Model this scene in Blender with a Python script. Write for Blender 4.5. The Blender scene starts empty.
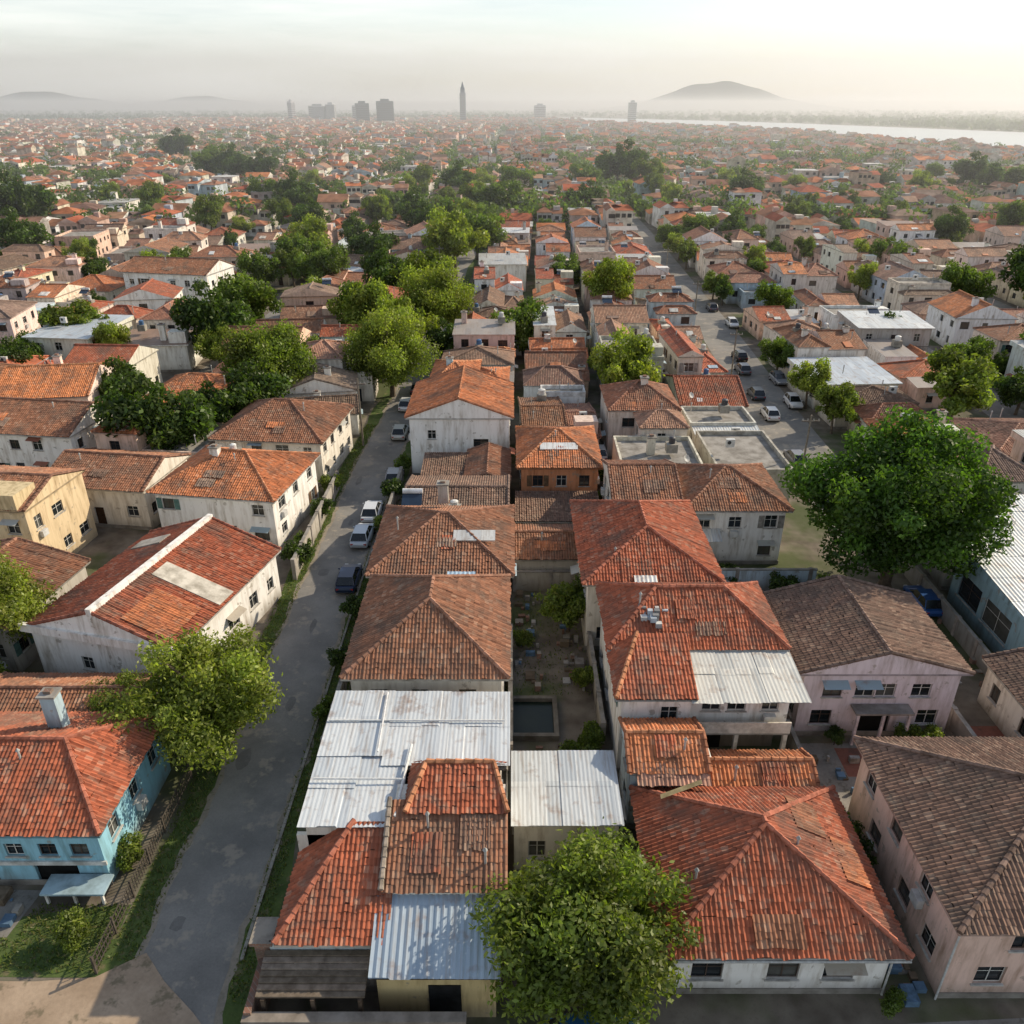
import bpy, math, random, numpy as np, time
from mathutils import Vector
T0=time.time()
random.seed(11); rng=np.random.default_rng(11)
scene=bpy.context.scene
scene.view_settings.view_transform='Standard'
scene.view_settings.look='None'
scene.view_settings.exposure=0
SUN_EL=math.radians(31); SUN_AZ=math.radians(60)

# ------------------------------------------------------------ materials
def N(nt,t,**k):
    n=nt.nodes.new(t)
    for a,b in k.items(): setattr(n,a,b)
    return n
def setin(nt,sock,v):
    if isinstance(v,bpy.types.NodeSocket): nt.links.new(v,sock)
    elif v is not None:
        if isinstance(v,(tuple,list)) and len(v)==3 and sock.type=='RGBA': v=(*v,1)
        sock.default_value=v
def M(nt,op,a,b=None,c=None,clamp=False):
    n=N(nt,'ShaderNodeMath',operation=op,use_clamp=clamp)
    setin(nt,n.inputs[0],a)
    if b is not None: setin(nt,n.inputs[1],b)
    if c is not None: setin(nt,n.inputs[2],c)
    return n.outputs[0]
def MIX(nt,f,a,b,blend='MIX'):
    n=N(nt,'ShaderNodeMix',data_type='RGBA',blend_type=blend)
    setin(nt,n.inputs[0],f); setin(nt,n.inputs[6],a); setin(nt,n.inputs[7],b)
    return n.outputs[2]
def MR(nt,v,a,b,c=0.0,d=1.0):
    n=N(nt,'ShaderNodeMapRange'); setin(nt,n.inputs[0],v)
    for i,x in enumerate((a,b,c,d)): n.inputs[i+1].default_value=x
    return n.outputs[0]
def NOISE(nt,vec,scale,detail=5,rough=.55):
    n=N(nt,'ShaderNodeTexNoise'); setin(nt,n.inputs['Vector'],vec)
    n.inputs['Scale'].default_value=scale; n.inputs['Detail'].default_value=min(detail,4); n.inputs['Roughness'].default_value=rough
    return n.outputs[0]
def SCL(nt,vec,s):
    n=N(nt,'ShaderNodeVectorMath',operation='MULTIPLY'); setin(nt,n.inputs[0],vec); n.inputs[1].default_value=s
    return n.outputs[0]
def BUMP(nt,h,strength,dist):
    n=N(nt,'ShaderNodeBump'); n.inputs['Strength'].default_value=strength; n.inputs['Distance'].default_value=dist
    setin(nt,n.inputs['Height'],h); return n.outputs[0]
def base(name):
    m=bpy.data.materials.new(name); m.use_nodes=True; nt=m.node_tree; nt.nodes.clear()
    o=N(nt,'ShaderNodeOutputMaterial'); b=N(nt,'ShaderNodeBsdfPrincipled'); nt.links.new(b.outputs[0],o.inputs[0])
    b.inputs['Specular IOR Level'].default_value=.25
    return m,nt,b,o
def POS(nt): return N(nt,'ShaderNodeNewGeometry').outputs['Position']
def COL(nt): return N(nt,'ShaderNodeAttribute',attribute_name='Col').outputs['Color']

MATL=[]
IDX={}
def reg(key,m): IDX[key]=len(MATL); MATL.append(m)

def mk_wall():
    m,nt,b,o=base('plaster_wall'); p=POS(nt); c=COL(nt)
    st=NOISE(nt,SCL(nt,p,(2.2,2.2,.35)),1.0,6,.65)
    big=NOISE(nt,p,.45,4)
    f=M(nt,'MULTIPLY',MR(nt,st,.44,.70),MR(nt,big,.35,.6,.3,.95))
    col=MIX(nt,f,c,MIX(nt,1.0,c,(.50,.45,.39),'MULTIPLY'))
    peel=MR(nt,NOISE(nt,p,1.3,6,.6),.62,.66)
    col=MIX(nt,M(nt,'MULTIPLY',peel,.6),col,(.27,.23,.18))
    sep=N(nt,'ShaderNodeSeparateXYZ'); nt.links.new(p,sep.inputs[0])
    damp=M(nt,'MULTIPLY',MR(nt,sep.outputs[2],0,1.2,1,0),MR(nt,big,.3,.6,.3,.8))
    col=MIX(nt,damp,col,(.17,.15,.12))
    setin(nt,b.inputs['Base Color'],col); b.inputs['Roughness'].default_value=.9
    return m
reg('wall',mk_wall())

def mk_tile(bump):
    m,nt,b,o=base('clay_tile_bump' if bump else 'clay_tile'); p=POS(nt); c=COL(nt)
    uv=N(nt,'ShaderNodeUVMap',uv_map='UVMap').outputs[0]
    fl=N(nt,'ShaderNodeVectorMath',operation='FLOOR'); nt.links.new(uv,fl.inputs[0])
    wn=N(nt,'ShaderNodeTexWhiteNoise',noise_dimensions='2D'); nt.links.new(fl.outputs[0],wn.inputs[0])
    r=wn.outputs[0]
    col=MIX(nt,r,MIX(nt,1.,c,(.74,.72,.71),'MULTIPLY'),MIX(nt,1.,c,(1.25,1.22,1.18),'MULTIPLY'))
    pale=M(nt,'GREATER_THAN',r,.95)
    col=MIX(nt,M(nt,'MULTIPLY',pale,.4),col,(.45,.32,.23))
    big=NOISE(nt,p,.33,6,.66)
    col=MIX(nt,MR(nt,big,.47,.66,0,.70),col,(.125,.09,.07))
    strk=NOISE(nt,SCL(nt,uv,(.55,.10,1)),1.0,5,.6)
    col=MIX(nt,MR(nt,strk,.51,.71,0,.60),col,(.12,.09,.07))
    l2=NOISE(nt,p,1.4,6,.7)
    col=MIX(nt,MR(nt,l2,.55,.72,0,.6),col,(.34,.26,.19))
    setin(nt,b.inputs['Base Color'],col); b.inputs['Roughness'].default_value=.82
    if bump:
        sx=N(nt,'ShaderNodeSeparateXYZ'); nt.links.new(uv,sx.inputs[0])
        w=M(nt,'ABSOLUTE',M(nt,'SINE',M(nt,'MULTIPLY',sx.outputs[0],math.pi)))
        s=M(nt,'SUBTRACT',1.0,M(nt,'FRACT',sx.outputs[1]))
        h=M(nt,'ADD',w,M(nt,'MULTIPLY',s,.5)); h=M(nt,'ADD',h,M(nt,'MULTIPLY',r,.4))
        setin(nt,b.inputs['Normal'],BUMP(nt,h,1.0,.05))
    return m
reg('tile',mk_tile(True)); reg('tilegeo',mk_tile(False))

def mk_metal():
    m,nt,b,o=base('corrugated_metal'); p=POS(nt); c=COL(nt)
    uv=N(nt,'ShaderNodeUVMap',uv_map='UVMap').outputs[0]
    fl=N(nt,'ShaderNodeVectorMath',operation='FLOOR'); nt.links.new(SCL(nt,uv,(1.1,.35,1)),fl.inputs[0])
    wn=N(nt,'ShaderNodeTexWhiteNoise',noise_dimensions='2D'); nt.links.new(fl.outputs[0],wn.inputs[0])
    col=MIX(nt,wn.outputs[0],MIX(nt,1.,c,(.80,.83,.86),'MULTIPLY'),MIX(nt,1.,c,(1.05,1.05,1.04),'MULTIPLY'))
    st=NOISE(nt,SCL(nt,uv,(3.5,.35,1)),1.0,6,.65)
    col=MIX(nt,MR(nt,st,.5,.74,0,.75),col,(.28,.22,.17))
    col=MIX(nt,MR(nt,NOISE(nt,p,.9,6,.65),.56,.74,0,.7),col,(.24,.14,.085))
    setin(nt,b.inputs['Base Color'],col); b.inputs['Roughness'].default_value=.5; b.inputs['Metallic'].default_value=.1
    setin(nt,b.inputs['Normal'],BUMP(nt,NOISE(nt,p,2.0,2),.4,.03)); return m
reg('metal',mk_metal())
def mk_simple(name,rough=.7,metal=0,spec=.3,noise=.0,scale=3,bump=0):
    m,nt,b,o=base(name); c=COL(nt)
    if noise: 
        n=NOISE(nt,POS(nt),scale,4,.62); c=MIX(nt,MR(nt,n,.38,.66,0,noise),c,MIX(nt,1.,c,(.42,.40,.37),'MULTIPLY'))
        if bump: setin(nt,b.inputs['Normal'],BUMP(nt,n,bump,.04))
    setin(nt,b.inputs['Base Color'],c); b.inputs['Roughness'].default_value=rough; b.inputs['Metallic'].default_value=metal
    b.inputs['Specular IOR Level'].default_value=spec; return m
reg('glass',mk_simple('window_glass',.12,0,.6,.5,1.3))
reg('frame',mk_simple('window_frame',.6,0,.3,.5,5))
reg('trim',mk_simple('painted_trim',.85,0,.2,.85,1.2,.0))
reg('wood',mk_simple('weathered_wood',.85,0,.2,.8,2.5,.3))
reg('concrete',mk_simple('concrete',.92,0,.2,.8,.9,.0))
reg('cap',mk_simple('ridge_cap_tile',.85,0,.2,.85,2.2,.0))
reg('bark',mk_simple('bark',.95,0,.1,.8,3,.5))
reg('paint',mk_simple('car_paint',.28,.1,.5))
reg('rubber',mk_simple('tyre_rubber',.85,0,.2))
reg('far',mk_simple('weathered_surface',.9,0,.1,.8,.35))
reg('plastic',mk_simple('plastic_tank',.45,0,.4,.5,2))
def mk_brick():
    m,nt,b,o=base('brick_masonry'); p=POS(nt)
    s=N(nt,'ShaderNodeSeparateXYZ'); nt.links.new(p,s.inputs[0])
    cb=N(nt,'ShaderNodeCombineXYZ'); nt.links.new(M(nt,'ADD',s.outputs[0],s.outputs[1]),cb.inputs[0]); nt.links.new(s.outputs[2],cb.inputs[1])
    t=N(nt,'ShaderNodeTexBrick'); nt.links.new(cb.outputs[0],t.inputs['Vector'])
    t.inputs['Color1'].default_value=(.30,.14,.09,1); t.inputs['Color2'].default_value=(.20,.11,.08,1); t.inputs['Mortar'].default_value=(.28,.25,.21,1)
    t.inputs['Scale'].default_value=1; t.inputs['Brick Width'].default_value=.26; t.inputs['Row Height'].default_value=.09; t.inputs['Mortar Size'].default_value=.012
    n=NOISE(nt,p,1.1,4,.65)
    setin(nt,b.inputs['Base Color'],MIX(nt,MR(nt,n,.45,.65,0,.8),t.outputs[0],(.14,.12,.1)))
    b.inputs['Roughness'].default_value=.92; setin(nt,b.inputs['Normal'],BUMP(nt,n,.5,.04)); return m
reg('brick',mk_brick())
def mk_leaf():
    m,nt,b,o=base('foliage_leaf'); c=COL(nt); nt.nodes.remove(b)
    b=N(nt,'ShaderNodeBsdfDiffuse'); setin(nt,b.inputs[0],c)
    gl=N(nt,'ShaderNodeBsdfGlossy'); gl.inputs['Roughness'].default_value=.45; gl.inputs[0].default_value=(.9,.95,.85,1)
    m1=N(nt,'ShaderNodeMixShader'); m1.inputs[0].default_value=.035; nt.links.new(b.outputs[0],m1.inputs[1]); nt.links.new(gl.outputs[0],m1.inputs[2])
    tr=N(nt,'ShaderNodeBsdfTranslucent'); setin(nt,tr.inputs[0],MIX(nt,1.,c,(1.5,1.75,.6),'MULTIPLY'))
    mx=N(nt,'ShaderNodeMixShader'); mx.inputs[0].default_value=.45
    nt.links.new(m1.outputs[0],mx.inputs[1]); nt.links.new(tr.outputs[0],mx.inputs[2]); nt.links.new(mx.outputs[0],o.inputs[0]); return m
reg('leaf',mk_leaf())

def ground_mat():
    m,nt,b,o=base('ground_dirt'); p=POS(nt)
    n1=NOISE(nt,p,.09,4,.6); n2=NOISE(nt,p,.5,4,.65); n3=NOISE(nt,p,4.,4,.6)
    c=MIX(nt,MR(nt,n2,.35,.65),(.11,.09,.07),(.22,.19,.15))
    c=MIX(nt,MR(nt,n1,.48,.58,0,.85),c,MIX(nt,n3,(.04,.06,.018),(.09,.115,.035)))
    c=MIX(nt,MR(nt,n3,.5,.75,0,.5),c,(.07,.06,.045))
    setin(nt,b.inputs['Base Color'],c); b.inputs['Roughness'].default_value=.95
    return m
GROUND=ground_mat()
def flat_mat(name,c1,c2,scale,rough=.9,c3=None,fine=5.,bump=.4):
    m,nt,b,o=base(name); p=POS(nt)
    n=NOISE(nt,p,scale,4,.65); f=NOISE(nt,p,fine,4,.65)
    c=MIX(nt,MR(nt,n,.35,.65),c1,c2)
    c=MIX(nt,MR(nt,f,.35,.7,0,.4),c,MIX(nt,1.,c,(.6,.6,.6),'MULTIPLY'))
    if c3: c=MIX(nt,MR(nt,NOISE(nt,p,scale*2.3,4,.7),.55,.64,0,.8),c,c3)
    setin(nt,b.inputs['Base Color'],c); b.inputs['Roughness'].default_value=rough
    if bump: setin(nt,b.inputs['Normal'],BUMP(nt,f,bump,.03))
    return m
ASPH=flat_mat('asphalt',(.18,.172,.158),(.27,.255,.23),.25,.85,(.33,.29,.235),9.,.3)
PATCHM=flat_mat('asphalt_repair',(.15,.143,.132),(.195,.185,.17),1.,.85,None,9.,.3)
DUST=flat_mat('dusty_road_edge',(.24,.21,.165),(.33,.28,.22),1.2,.95,(.14,.14,.07),6.,.4)
DIRT=flat_mat('dirt_path',(.28,.205,.14),(.42,.32,.23),.3,.95,(.15,.125,.08))
GRASS=flat_mat('grass_ground',(.055,.085,.024),(.10,.14,.04),.6,.95,(.17,.14,.08),7.)
CONC=flat_mat('concrete_paving',(.19,.178,.16),(.30,.28,.25),.5,.9,(.12,.11,.085))
REDP=flat_mat('red_paving',(.21,.085,.06),(.28,.12,.085),.5,.9,(.13,.08,.06))
POOL=flat_mat('pond_water',(.012,.02,.016),(.02,.03,.02),.5,.3,None,2.,.3)
def water_mat():
    m,nt,b,o=base('river_water'); b.inputs['Base Color'].default_value=(.46,.48,.46,1); b.inputs['Roughness'].default_value=.3
    b.inputs['Specular IOR Level'].default_value=1.
    return m
WATER=water_mat()
HILL=flat_mat('hill_forest',(.09,.115,.11),(.125,.14,.125),.01,.95,None,5.,0)

# ------------------------------------------------------------ mesh builder
def link(o): scene.collection.objects.link(o); return o
class MB:
    def __init__(s,cx=0,cy=0,yaw=0):
        s.cx,s.cy=cx,cy; s.c,s.s=math.cos(yaw),math.sin(yaw)
        s.V=[];s.F=[];s.M=[];s.C=[];s.UV=[]
    def tf(s,p):
        x=p[0]-s.cx; y=p[1]-s.cy
        return (x*s.c-y*s.s, x*s.s+y*s.c, p[2])
    def poly(s,pts,mat,col,uv=None):
        b=len(s.V)
        for p in pts: s.V.append(s.tf(p))
        s.F.append(tuple(range(b,b+len(pts)))); s.M.append(IDX[mat]); s.C.append(col)
        if uv is None: uv=[(0.,0.)]*len(pts)
        s.UV.extend(uv)
    def quads(s,P,Q,mat,col,uv):
        b=len(s.V); x=P[:,0]-s.cx; y=P[:,1]-s.cy
        W=np.stack([x*s.c-y*s.s,x*s.s+y*s.c,P[:,2]],1)
        s.V.extend(W.tolist()); s.F.extend((Q+b).tolist()); s.M.extend([IDX[mat]]*len(Q)); s.C.extend([col]*len(Q)); s.UV.extend(uv.reshape(-1,2).tolist())
    def box(s,x0,x1,y0,y1,z0,z1,mat,col,bottom=False):
        a=[(x0,y0,z0),(x1,y0,z0),(x1,y1,z0),(x0,y1,z0),(x0,y0,z1),(x1,y0,z1),(x1,y1,z1),(x0,y1,z1)]
        fs=[(4,5,6,7),(0,1,5,4),(1,2,6,5),(2,3,7,6),(3,0,4,7)]
        if bottom: fs.append((3,2,1,0))
        for f in fs: s.poly([a[i] for i in f],mat,col)
    def tube(s,P,R,mat,col,n=7,cap=True):
        rings=[]
        for i,p in enumerate(P):
            p=Vector(p); q=Vector(P[min(i+1,len(P)-1)]); r=Vector(P[max(i-1,0)]); d=(q-r).normalized()
            a=d.orthogonal().normalized(); b=d.cross(a)
            rings.append([tuple(p+(a*math.cos(t)+b*math.sin(t))*R[i]) for t in [2*math.pi*k/n for k in range(n)]])
        for i in range(len(rings)-1):
            for k in range(n):
                s.poly([rings[i][k],rings[i][(k+1)%n],rings[i+1][(k+1)%n],rings[i+1][k]],mat,col)
        if cap: s.poly(rings[-1],mat,col); s.poly(rings[0][::-1],mat,col)
    def finish(s,name):
        me=bpy.data.meshes.new(name); me.from_pydata(s.V,[],s.F)
        used=sorted(set(s.M)); mp={u:i for i,u in enumerate(used)}
        for u in used: me.materials.append(MATL[u])
        me.polygons.foreach_set('material_index',np.array([mp[x] for x in s.M],dtype=np.int32))
        lt=np.array([len(f) for f in s.F]); C=np.array(s.C,dtype=np.float32)
        C=np.concatenate([C,np.ones((len(C),1),np.float32)],1)
        ca=me.color_attributes.new('Col','FLOAT_COLOR','CORNER'); ca.data.foreach_set('color',np.repeat(C,lt,0).ravel())
        ul=me.uv_layers.new(name='UVMap'); ul.data.foreach_set('uv',np.array(s.UV,dtype=np.float32).ravel())
        me.update()
        o=bpy.data.objects.new(name,me); o.location=(s.cx,s.cy,0); return link(o)

PITCH,COURSE=.22,.31
def slope_frame(a,b,d):
    a=np.array(a,float);b=np.array(b,float);d=np.array(d,float)
    U=(b-a)/np.linalg.norm(b-a); n=np.cross(U,d-a); n/=np.linalg.norm(n)
    if n[2]<0: n=-n
    V=np.cross(n,U)
    if V.dot(d-a)<0: V=-V
    return a,U,V,n
def slope(mb,a,b,c,d,col,geo,mat='tile',lift=0):
    A,U,V,n=slope_frame(a,b,d)
    if mat=='metal':
        corr_face(mb,a,b,c,d,col,geo); return
    pts=[a,b,c] if tuple(c)==tuple(d) else [a,b,c,d]
    uv=[((np.array(p)-A).dot(U)/PITCH,(np.array(p)-A).dot(V)/COURSE) for p in pts]
    if not geo: mb.poly(pts,'tile',col,uv); return
    mb.poly(pts,'tilegeo',tuple(x*.5 for x in col),uv)
    B=np.array(b,float);C=np.array(c,float);D=np.array(d,float)
    L=(D-A).dot(V); dd=(D-A).dot(U); dc=(C-A).dot(U); W=(B-A).dot(U)
    umin=min(0,dd); umax=max(W,dc); seg=4
    nt=int(math.ceil((umax-umin)/PITCH)); us=umin+np.arange(nt*seg+1)*PITCH/seg; tid=np.arange(nt*seg+1)//seg
    prof=.065*(.5+.5*np.cos(2*np.pi*(us-umin)/PITCH))**.8
    sag=.05*np.sin(us*1.1+rng.random()*6)+.03*np.sin(us*2.7+rng.random()*6)
    rows=max(1,int(L/COURSE)); cr=L/rows; K=len(us); q=np.arange(K-1)
    cj=rng.normal(0,.010,nt+1)[tid]
    for i in range(rows):
        v0=i*cr; v1=v0+cr; f0=v0/L; f1=v1/L
        lo=np.clip(us,dd*f0,W+(dc-W)*f0); hi=np.clip(us,dd*f1,max(dd*f1,W+(dc-W)*f1))
        j=rng.normal(0,.008,nt+1)[tid]+cj; jv=rng.normal(0,.03,nt+1)[tid]
        s0=sag*math.sin(math.pi*min(1,f0)); s1=sag*math.sin(math.pi*min(1,f1))
        P0=A+np.outer(lo,U)+np.outer(v0-.03+jv,V)+np.outer(prof+.072+j+s0*.6,n)
        P1=A+np.outer(hi,U)+np.outer(np.full(K,v1),V)+np.outer(prof*.9+.05+j+s1*.6,n)
        keep=((lo[1:]-lo[:-1])>1e-4)|((hi[1:]-hi[:-1])>1e-4)
        k=q[keep]
        if len(k)==0: continue
        Q=np.stack([k,k+1,K+k+1,K+k],1)
        uu0=k/seg+.01; uu1=(k+1)/seg-.01
        uv=np.stack([np.stack([uu0,np.full(len(k),i+.1)],1),np.stack([uu1,np.full(len(k),i+.1)],1),np.stack([uu1,np.full(len(k),i+.9)],1),np.stack([uu0,np.full(len(k),i+.9)],1)],1)
        mb.quads(np.concatenate([P0,P1]),Q,'tilegeo',col,uv)
def corr_face(mb,a,b,c,d,col,geo=True,pitch=.3,amp=.035):
    A,U,V,n=slope_frame(a,b,d)
    pts=[a,b,c] if tuple(c)==tuple(d) else [a,b,c,d]
    uv=[((np.array(p)-A).dot(U),(np.array(p)-A).dot(V)) for p in pts]
    mb.poly(pts,'metal',col,uv)
    if not geo: return
    B=np.array(b,float);C=np.array(c,float);D=np.array(d,float)
    L=(D-A).dot(V); dd=(D-A).dot(U); dc=(C-A).dot(U); W=(B-A).dot(U)
    pan=max(1,int(round(L/2.6))); cr=L/pan
    us=np.linspace(0,W,int(W/pitch*4)+1); K=len(us)
    for i in range(pan):
        v0=i*cr;v1=v0+cr+.08*(i<pan-1); f0=v0/L;f1=min(1,v1/L)
        j=rng.normal(0,.008,int(W/.9)+2)[(us/.9).astype(int)]
        h=amp*(.5+.5*np.cos(2*np.pi*us/pitch))+j
        lo=np.clip(us,dd*f0,W+(dc-W)*f0); hi=np.clip(us,dd*f1,max(dd*f1,W+(dc-W)*f1))
        P0=A+np.outer(lo,U)+np.outer(np.full(K,v0-.04)+j*4,V)+np.outer(h+.04,n)
        P1=A+np.outer(hi,U)+np.outer(np.full(K,v1),V)+np.outer(h+.02,n)
        k=np.arange(K-1); Q=np.stack([k,k+1,K+k+1,K+k],1)
        uv=np.stack([np.stack([us[:-1],np.full(K-1,v0)],1),np.stack([us[1:],np.full(K-1,v0)],1),np.stack([us[1:],np.full(K-1,v1)],1),np.stack([us[:-1],np.full(K-1,v1)],1)],1)
        mb.quads(np.concatenate([P0,P1]),Q,'metal',col,uv)
def cap(mb,p,q,col,geo):
    p=np.array(p,float);q=np.array(q,float); L=np.linalg.norm(q-p)
    if L<.3: return
    c2=tuple(min(.6,x*1.1+.04) for x in col)
    if not geo:
        mb.tube([tuple(p+[0,0,.05]),tuple(q+[0,0,.05])],[.13,.13],'cap',c2,5); return
    n=max(1,int(L/.42))
    for i in range(n):
        a=p+(q-p)*(i/n); b=p+(q-p)*((i+1.08)/n); k=random.uniform(.75,1.2)
        a=a+[0,0,.11+random.uniform(-.012,.012)]; b=b+[0,0,.09]
        mb.tube([tuple(a),tuple(b)],[.145,.11],'cap',tuple(x*k for x in c2),6)

def roof(mb,x0,x1,y0,y1,z,kind,rise,col,wc,geo,o=.45,mat='tile',hf=.9):
    if kind=='flat':
        zt=z+.5
        mb.poly([(x0+.2,y0+.2,z+.02),(x1-.2,y0+.2,z+.02),(x1-.2,y1-.2,z+.02),(x0+.2,y1-.2,z+.02)],'concrete',(.34,.32,.29))
        for (a,b,c,d) in ((x0-.02,x1+.02,y0-.02,y0+.2),(x0-.02,x1+.02,y1-.2,y1+.02),(x0-.02,x0+.2,y0+.2,y1-.2),(x1-.2,x1+.02,y0+.2,y1-.2)):
            mb.box(a,b,c,d,z-.1,zt,'trim',wc)
        return
    ox=o; oy=o
    if kind=='gabx': ox=.18
    if kind=='gaby': oy=.18
    X0,X1,Y0,Y1=x0-ox,x1+ox,y0-oy,y1+oy; xm=(X0+X1)/2; ym=(Y0+Y1)/2; zr=z+rise
    S=lambda a,b,c,d: slope(mb,a,b,c,d,col,geo,mat)
    zb=z-.14
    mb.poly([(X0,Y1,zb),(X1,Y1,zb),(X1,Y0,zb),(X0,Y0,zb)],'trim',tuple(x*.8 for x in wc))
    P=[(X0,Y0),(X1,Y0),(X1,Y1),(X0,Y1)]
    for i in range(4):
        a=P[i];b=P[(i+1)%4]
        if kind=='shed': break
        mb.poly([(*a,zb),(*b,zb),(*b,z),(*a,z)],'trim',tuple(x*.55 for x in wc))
    if kind=='hipx':
        i=min((X1-X0)*.48,(Y1-Y0)/2*hf); R0=(X0+i,ym,zr);R1=(X1-i,ym,zr)
        a,b,c,d=[(*p,z) for p in P]
        S(a,b,R1,R0);S(c,d,R0,R1);S(d,a,R0,R0);S(b,c,R1,R1)
        for u,v in ((a,R0),(d,R0),(b,R1),(c,R1),(R0,R1)): cap(mb,u,v,col,geo)
    elif kind=='hipy':
        i=min((Y1-Y0)*.48,(X1-X0)/2*hf); R0=(xm,Y0+i,zr);R1=(xm,Y1-i,zr)
        a,b,c,d=[(*p,z) for p in P]
        S(a,b,R0,R0);S(c,d,R1,R1);S(b,c,R1,R0);S(d,a,R0,R1)
        for u,v in ((a,R0),(b,R0),(c,R1),(d,R1),(R0,R1)): cap(mb,u,v,col,geo)
    elif kind=='gabx':
        a,b,c,d=[(*p,z) for p in P]; R0=(X0,ym,zr);R1=(X1,ym,zr)
        S(a,b,R1,R0);S(c,d,R0,R1); mb.poly([d,a,R0],'wall',wc); mb.poly([b,c,R1],'wall',wc); cap(mb,R0,R1,col,geo)
        if geo:
            for u,v in ((a,R0),(d,R0),(b,R1),(c,R1)): cap(mb,u,v,tuple(x*.7 for x in col),geo)
    elif kind=='gaby':
        a,b,c,d=[(*p,z) for p in P]; R0=(xm,Y0,zr);R1=(xm,Y1,zr)
        S(b,c,R1,R0);S(d,a,R0,R1); mb.poly([a,b,R0],'wall',wc); mb.poly([c,d,R1],'wall',wc); cap(mb,R0,R1,col,geo)
        if geo:
            for u,v in ((a,R0),(b,R0),(d,R1),(c,R1)): cap(mb,u,v,tuple(x*.7 for x in col),geo)
    elif kind=='shed': # rises toward +y
        a=(X0,Y0,z);b=(X1,Y0,z);c=(X1,Y1,zr);d=(X0,Y1,zr)
        S(a,b,c,d)
        mb.poly([(X0,Y0,zb),(X1,Y0,zb),b,a],'trim',wc); mb.poly([(X1,Y1,zb),(X0,Y1,zb),d,c],'wall',wc)
        mb.poly([(X1,Y0,zb),(X1,Y1,zb),c,b],'wall',wc); mb.poly([(X0,Y1,zb),(X0,Y0,zb),a,d],'wall',wc)

def wall(mb,p0,p1,z0,z1,ops,col,det):
    p0=np.array(p0,float);p1=np.array(p1,float); L=np.linalg.norm(p1-p0); d=(p1-p0)/L; n=np.array([d[1],-d[0]])
    def P(u,z,off=0): q=p0+d*u+n*off; return (q[0],q[1],z)
    def obox(u0,u1,za,zb,o0,o1,mat,c):
        A=[P(u0,za,o0),P(u1,za,o0),P(u1,za,o1),P(u0,za,o1),P(u0,zb,o0),P(u1,zb,o0),P(u1,zb,o1),P(u0,zb,o1)]
        for f in ((4,7,6,5),(3,2,6,7),(0,3,7,4),(1,5,6,2),(0,1,2,3)): mb.poly([A[i] for i in f],mat,c)
    us=sorted(set([0,L]+[x for o in ops for x in o[:2]])); zs=sorted(set([z0,z1]+[x for o in ops for x in o[2:4]]))
    for i in range(len(us)-1):
        for j in range(len(zs)-1):
            um=(us[i]+us[i+1])/2; zm=(zs[j]+zs[j+1])/2
            if any(o[0]<um<o[1] and o[2]<zm<o[3] for o in ops): continue
            mb.poly([P(us[i],zs[j]),P(us[i+1],zs[j]),P(us[i+1],zs[j+1]),P(us[i],zs[j+1])],'wall',col)
    D=-.16
    for (u0,u1,a,b,k) in ops:
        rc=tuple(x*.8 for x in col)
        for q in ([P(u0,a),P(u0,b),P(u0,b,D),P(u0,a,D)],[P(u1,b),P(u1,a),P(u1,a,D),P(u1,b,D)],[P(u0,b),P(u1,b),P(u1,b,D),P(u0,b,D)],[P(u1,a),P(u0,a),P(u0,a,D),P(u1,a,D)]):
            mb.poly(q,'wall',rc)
        if k=='w': gc=random.choice([(.02,.025,.03),(.03,.035,.04),(.015,.02,.022),(.1,.1,.09)]); gm='glass'
        elif k=='d': gc=random.choice([(.07,.04,.025),(.05,.06,.07),(.12,.11,.1)]); gm='wood'
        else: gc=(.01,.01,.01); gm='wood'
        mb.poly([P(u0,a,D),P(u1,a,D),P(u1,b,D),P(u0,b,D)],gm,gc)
        if det and k=='w':
            fc=(.6,.59,.55) if random.random()<.6 else (.09,.06,.045)
            t=.055; o2=D+.05
            xs=[(u0,u0+t),(u1-t,u1),((u0+u1)/2-t/2,(u0+u1)/2+t/2)]
            for (s0,s1) in xs: mb.poly([P(s0,a,o2),P(s1,a,o2),P(s1,b,o2),P(s0,b,o2)],'frame',fc)
            for (s0,s1) in ((a,a+t),(b-t,b),(a+(b-a)*.62,a+(b-a)*.62+t*.8)): mb.poly([P(u0+t,s0,o2+.003),P(u1-t,s0,o2+.003),P(u1-t,s1,o2+.003),P(u0+t,s1,o2+.003)],'frame',fc)
            obox(u0-.08,u1+.08,a-.07,a,.0,.1,'trim',(.55,.53,.49))
            r=random.random()
            if r<.14 and a>1.2: obox(u0+.15,u0+.85,a-.75,a-.2,.02,.34,'plastic',(.62,.62,.6))
            elif r<.24:
                q=[P(u0-.2,b+.3,.01),P(u1+.2,b+.3,.01),P(u1+.2,b+.08,.65),P(u0-.2,b+.08,.65)]
                c=random.choice([(.45,.45,.42),(.4,.36,.3),(.3,.12,.08),(.3,.38,.42)]); mb.poly(q[::-1],'metal',c); 
            elif r<.34:
                sc=random.choice([(.16,.1,.06),(.12,.22,.2),(.35,.33,.3)])
                obox(u0-.55,u0-.05,a,b,.01,.05,'wood',sc); obox(u1+.05,u1+.55,a,b,.01,.05,'wood',sc)
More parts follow.
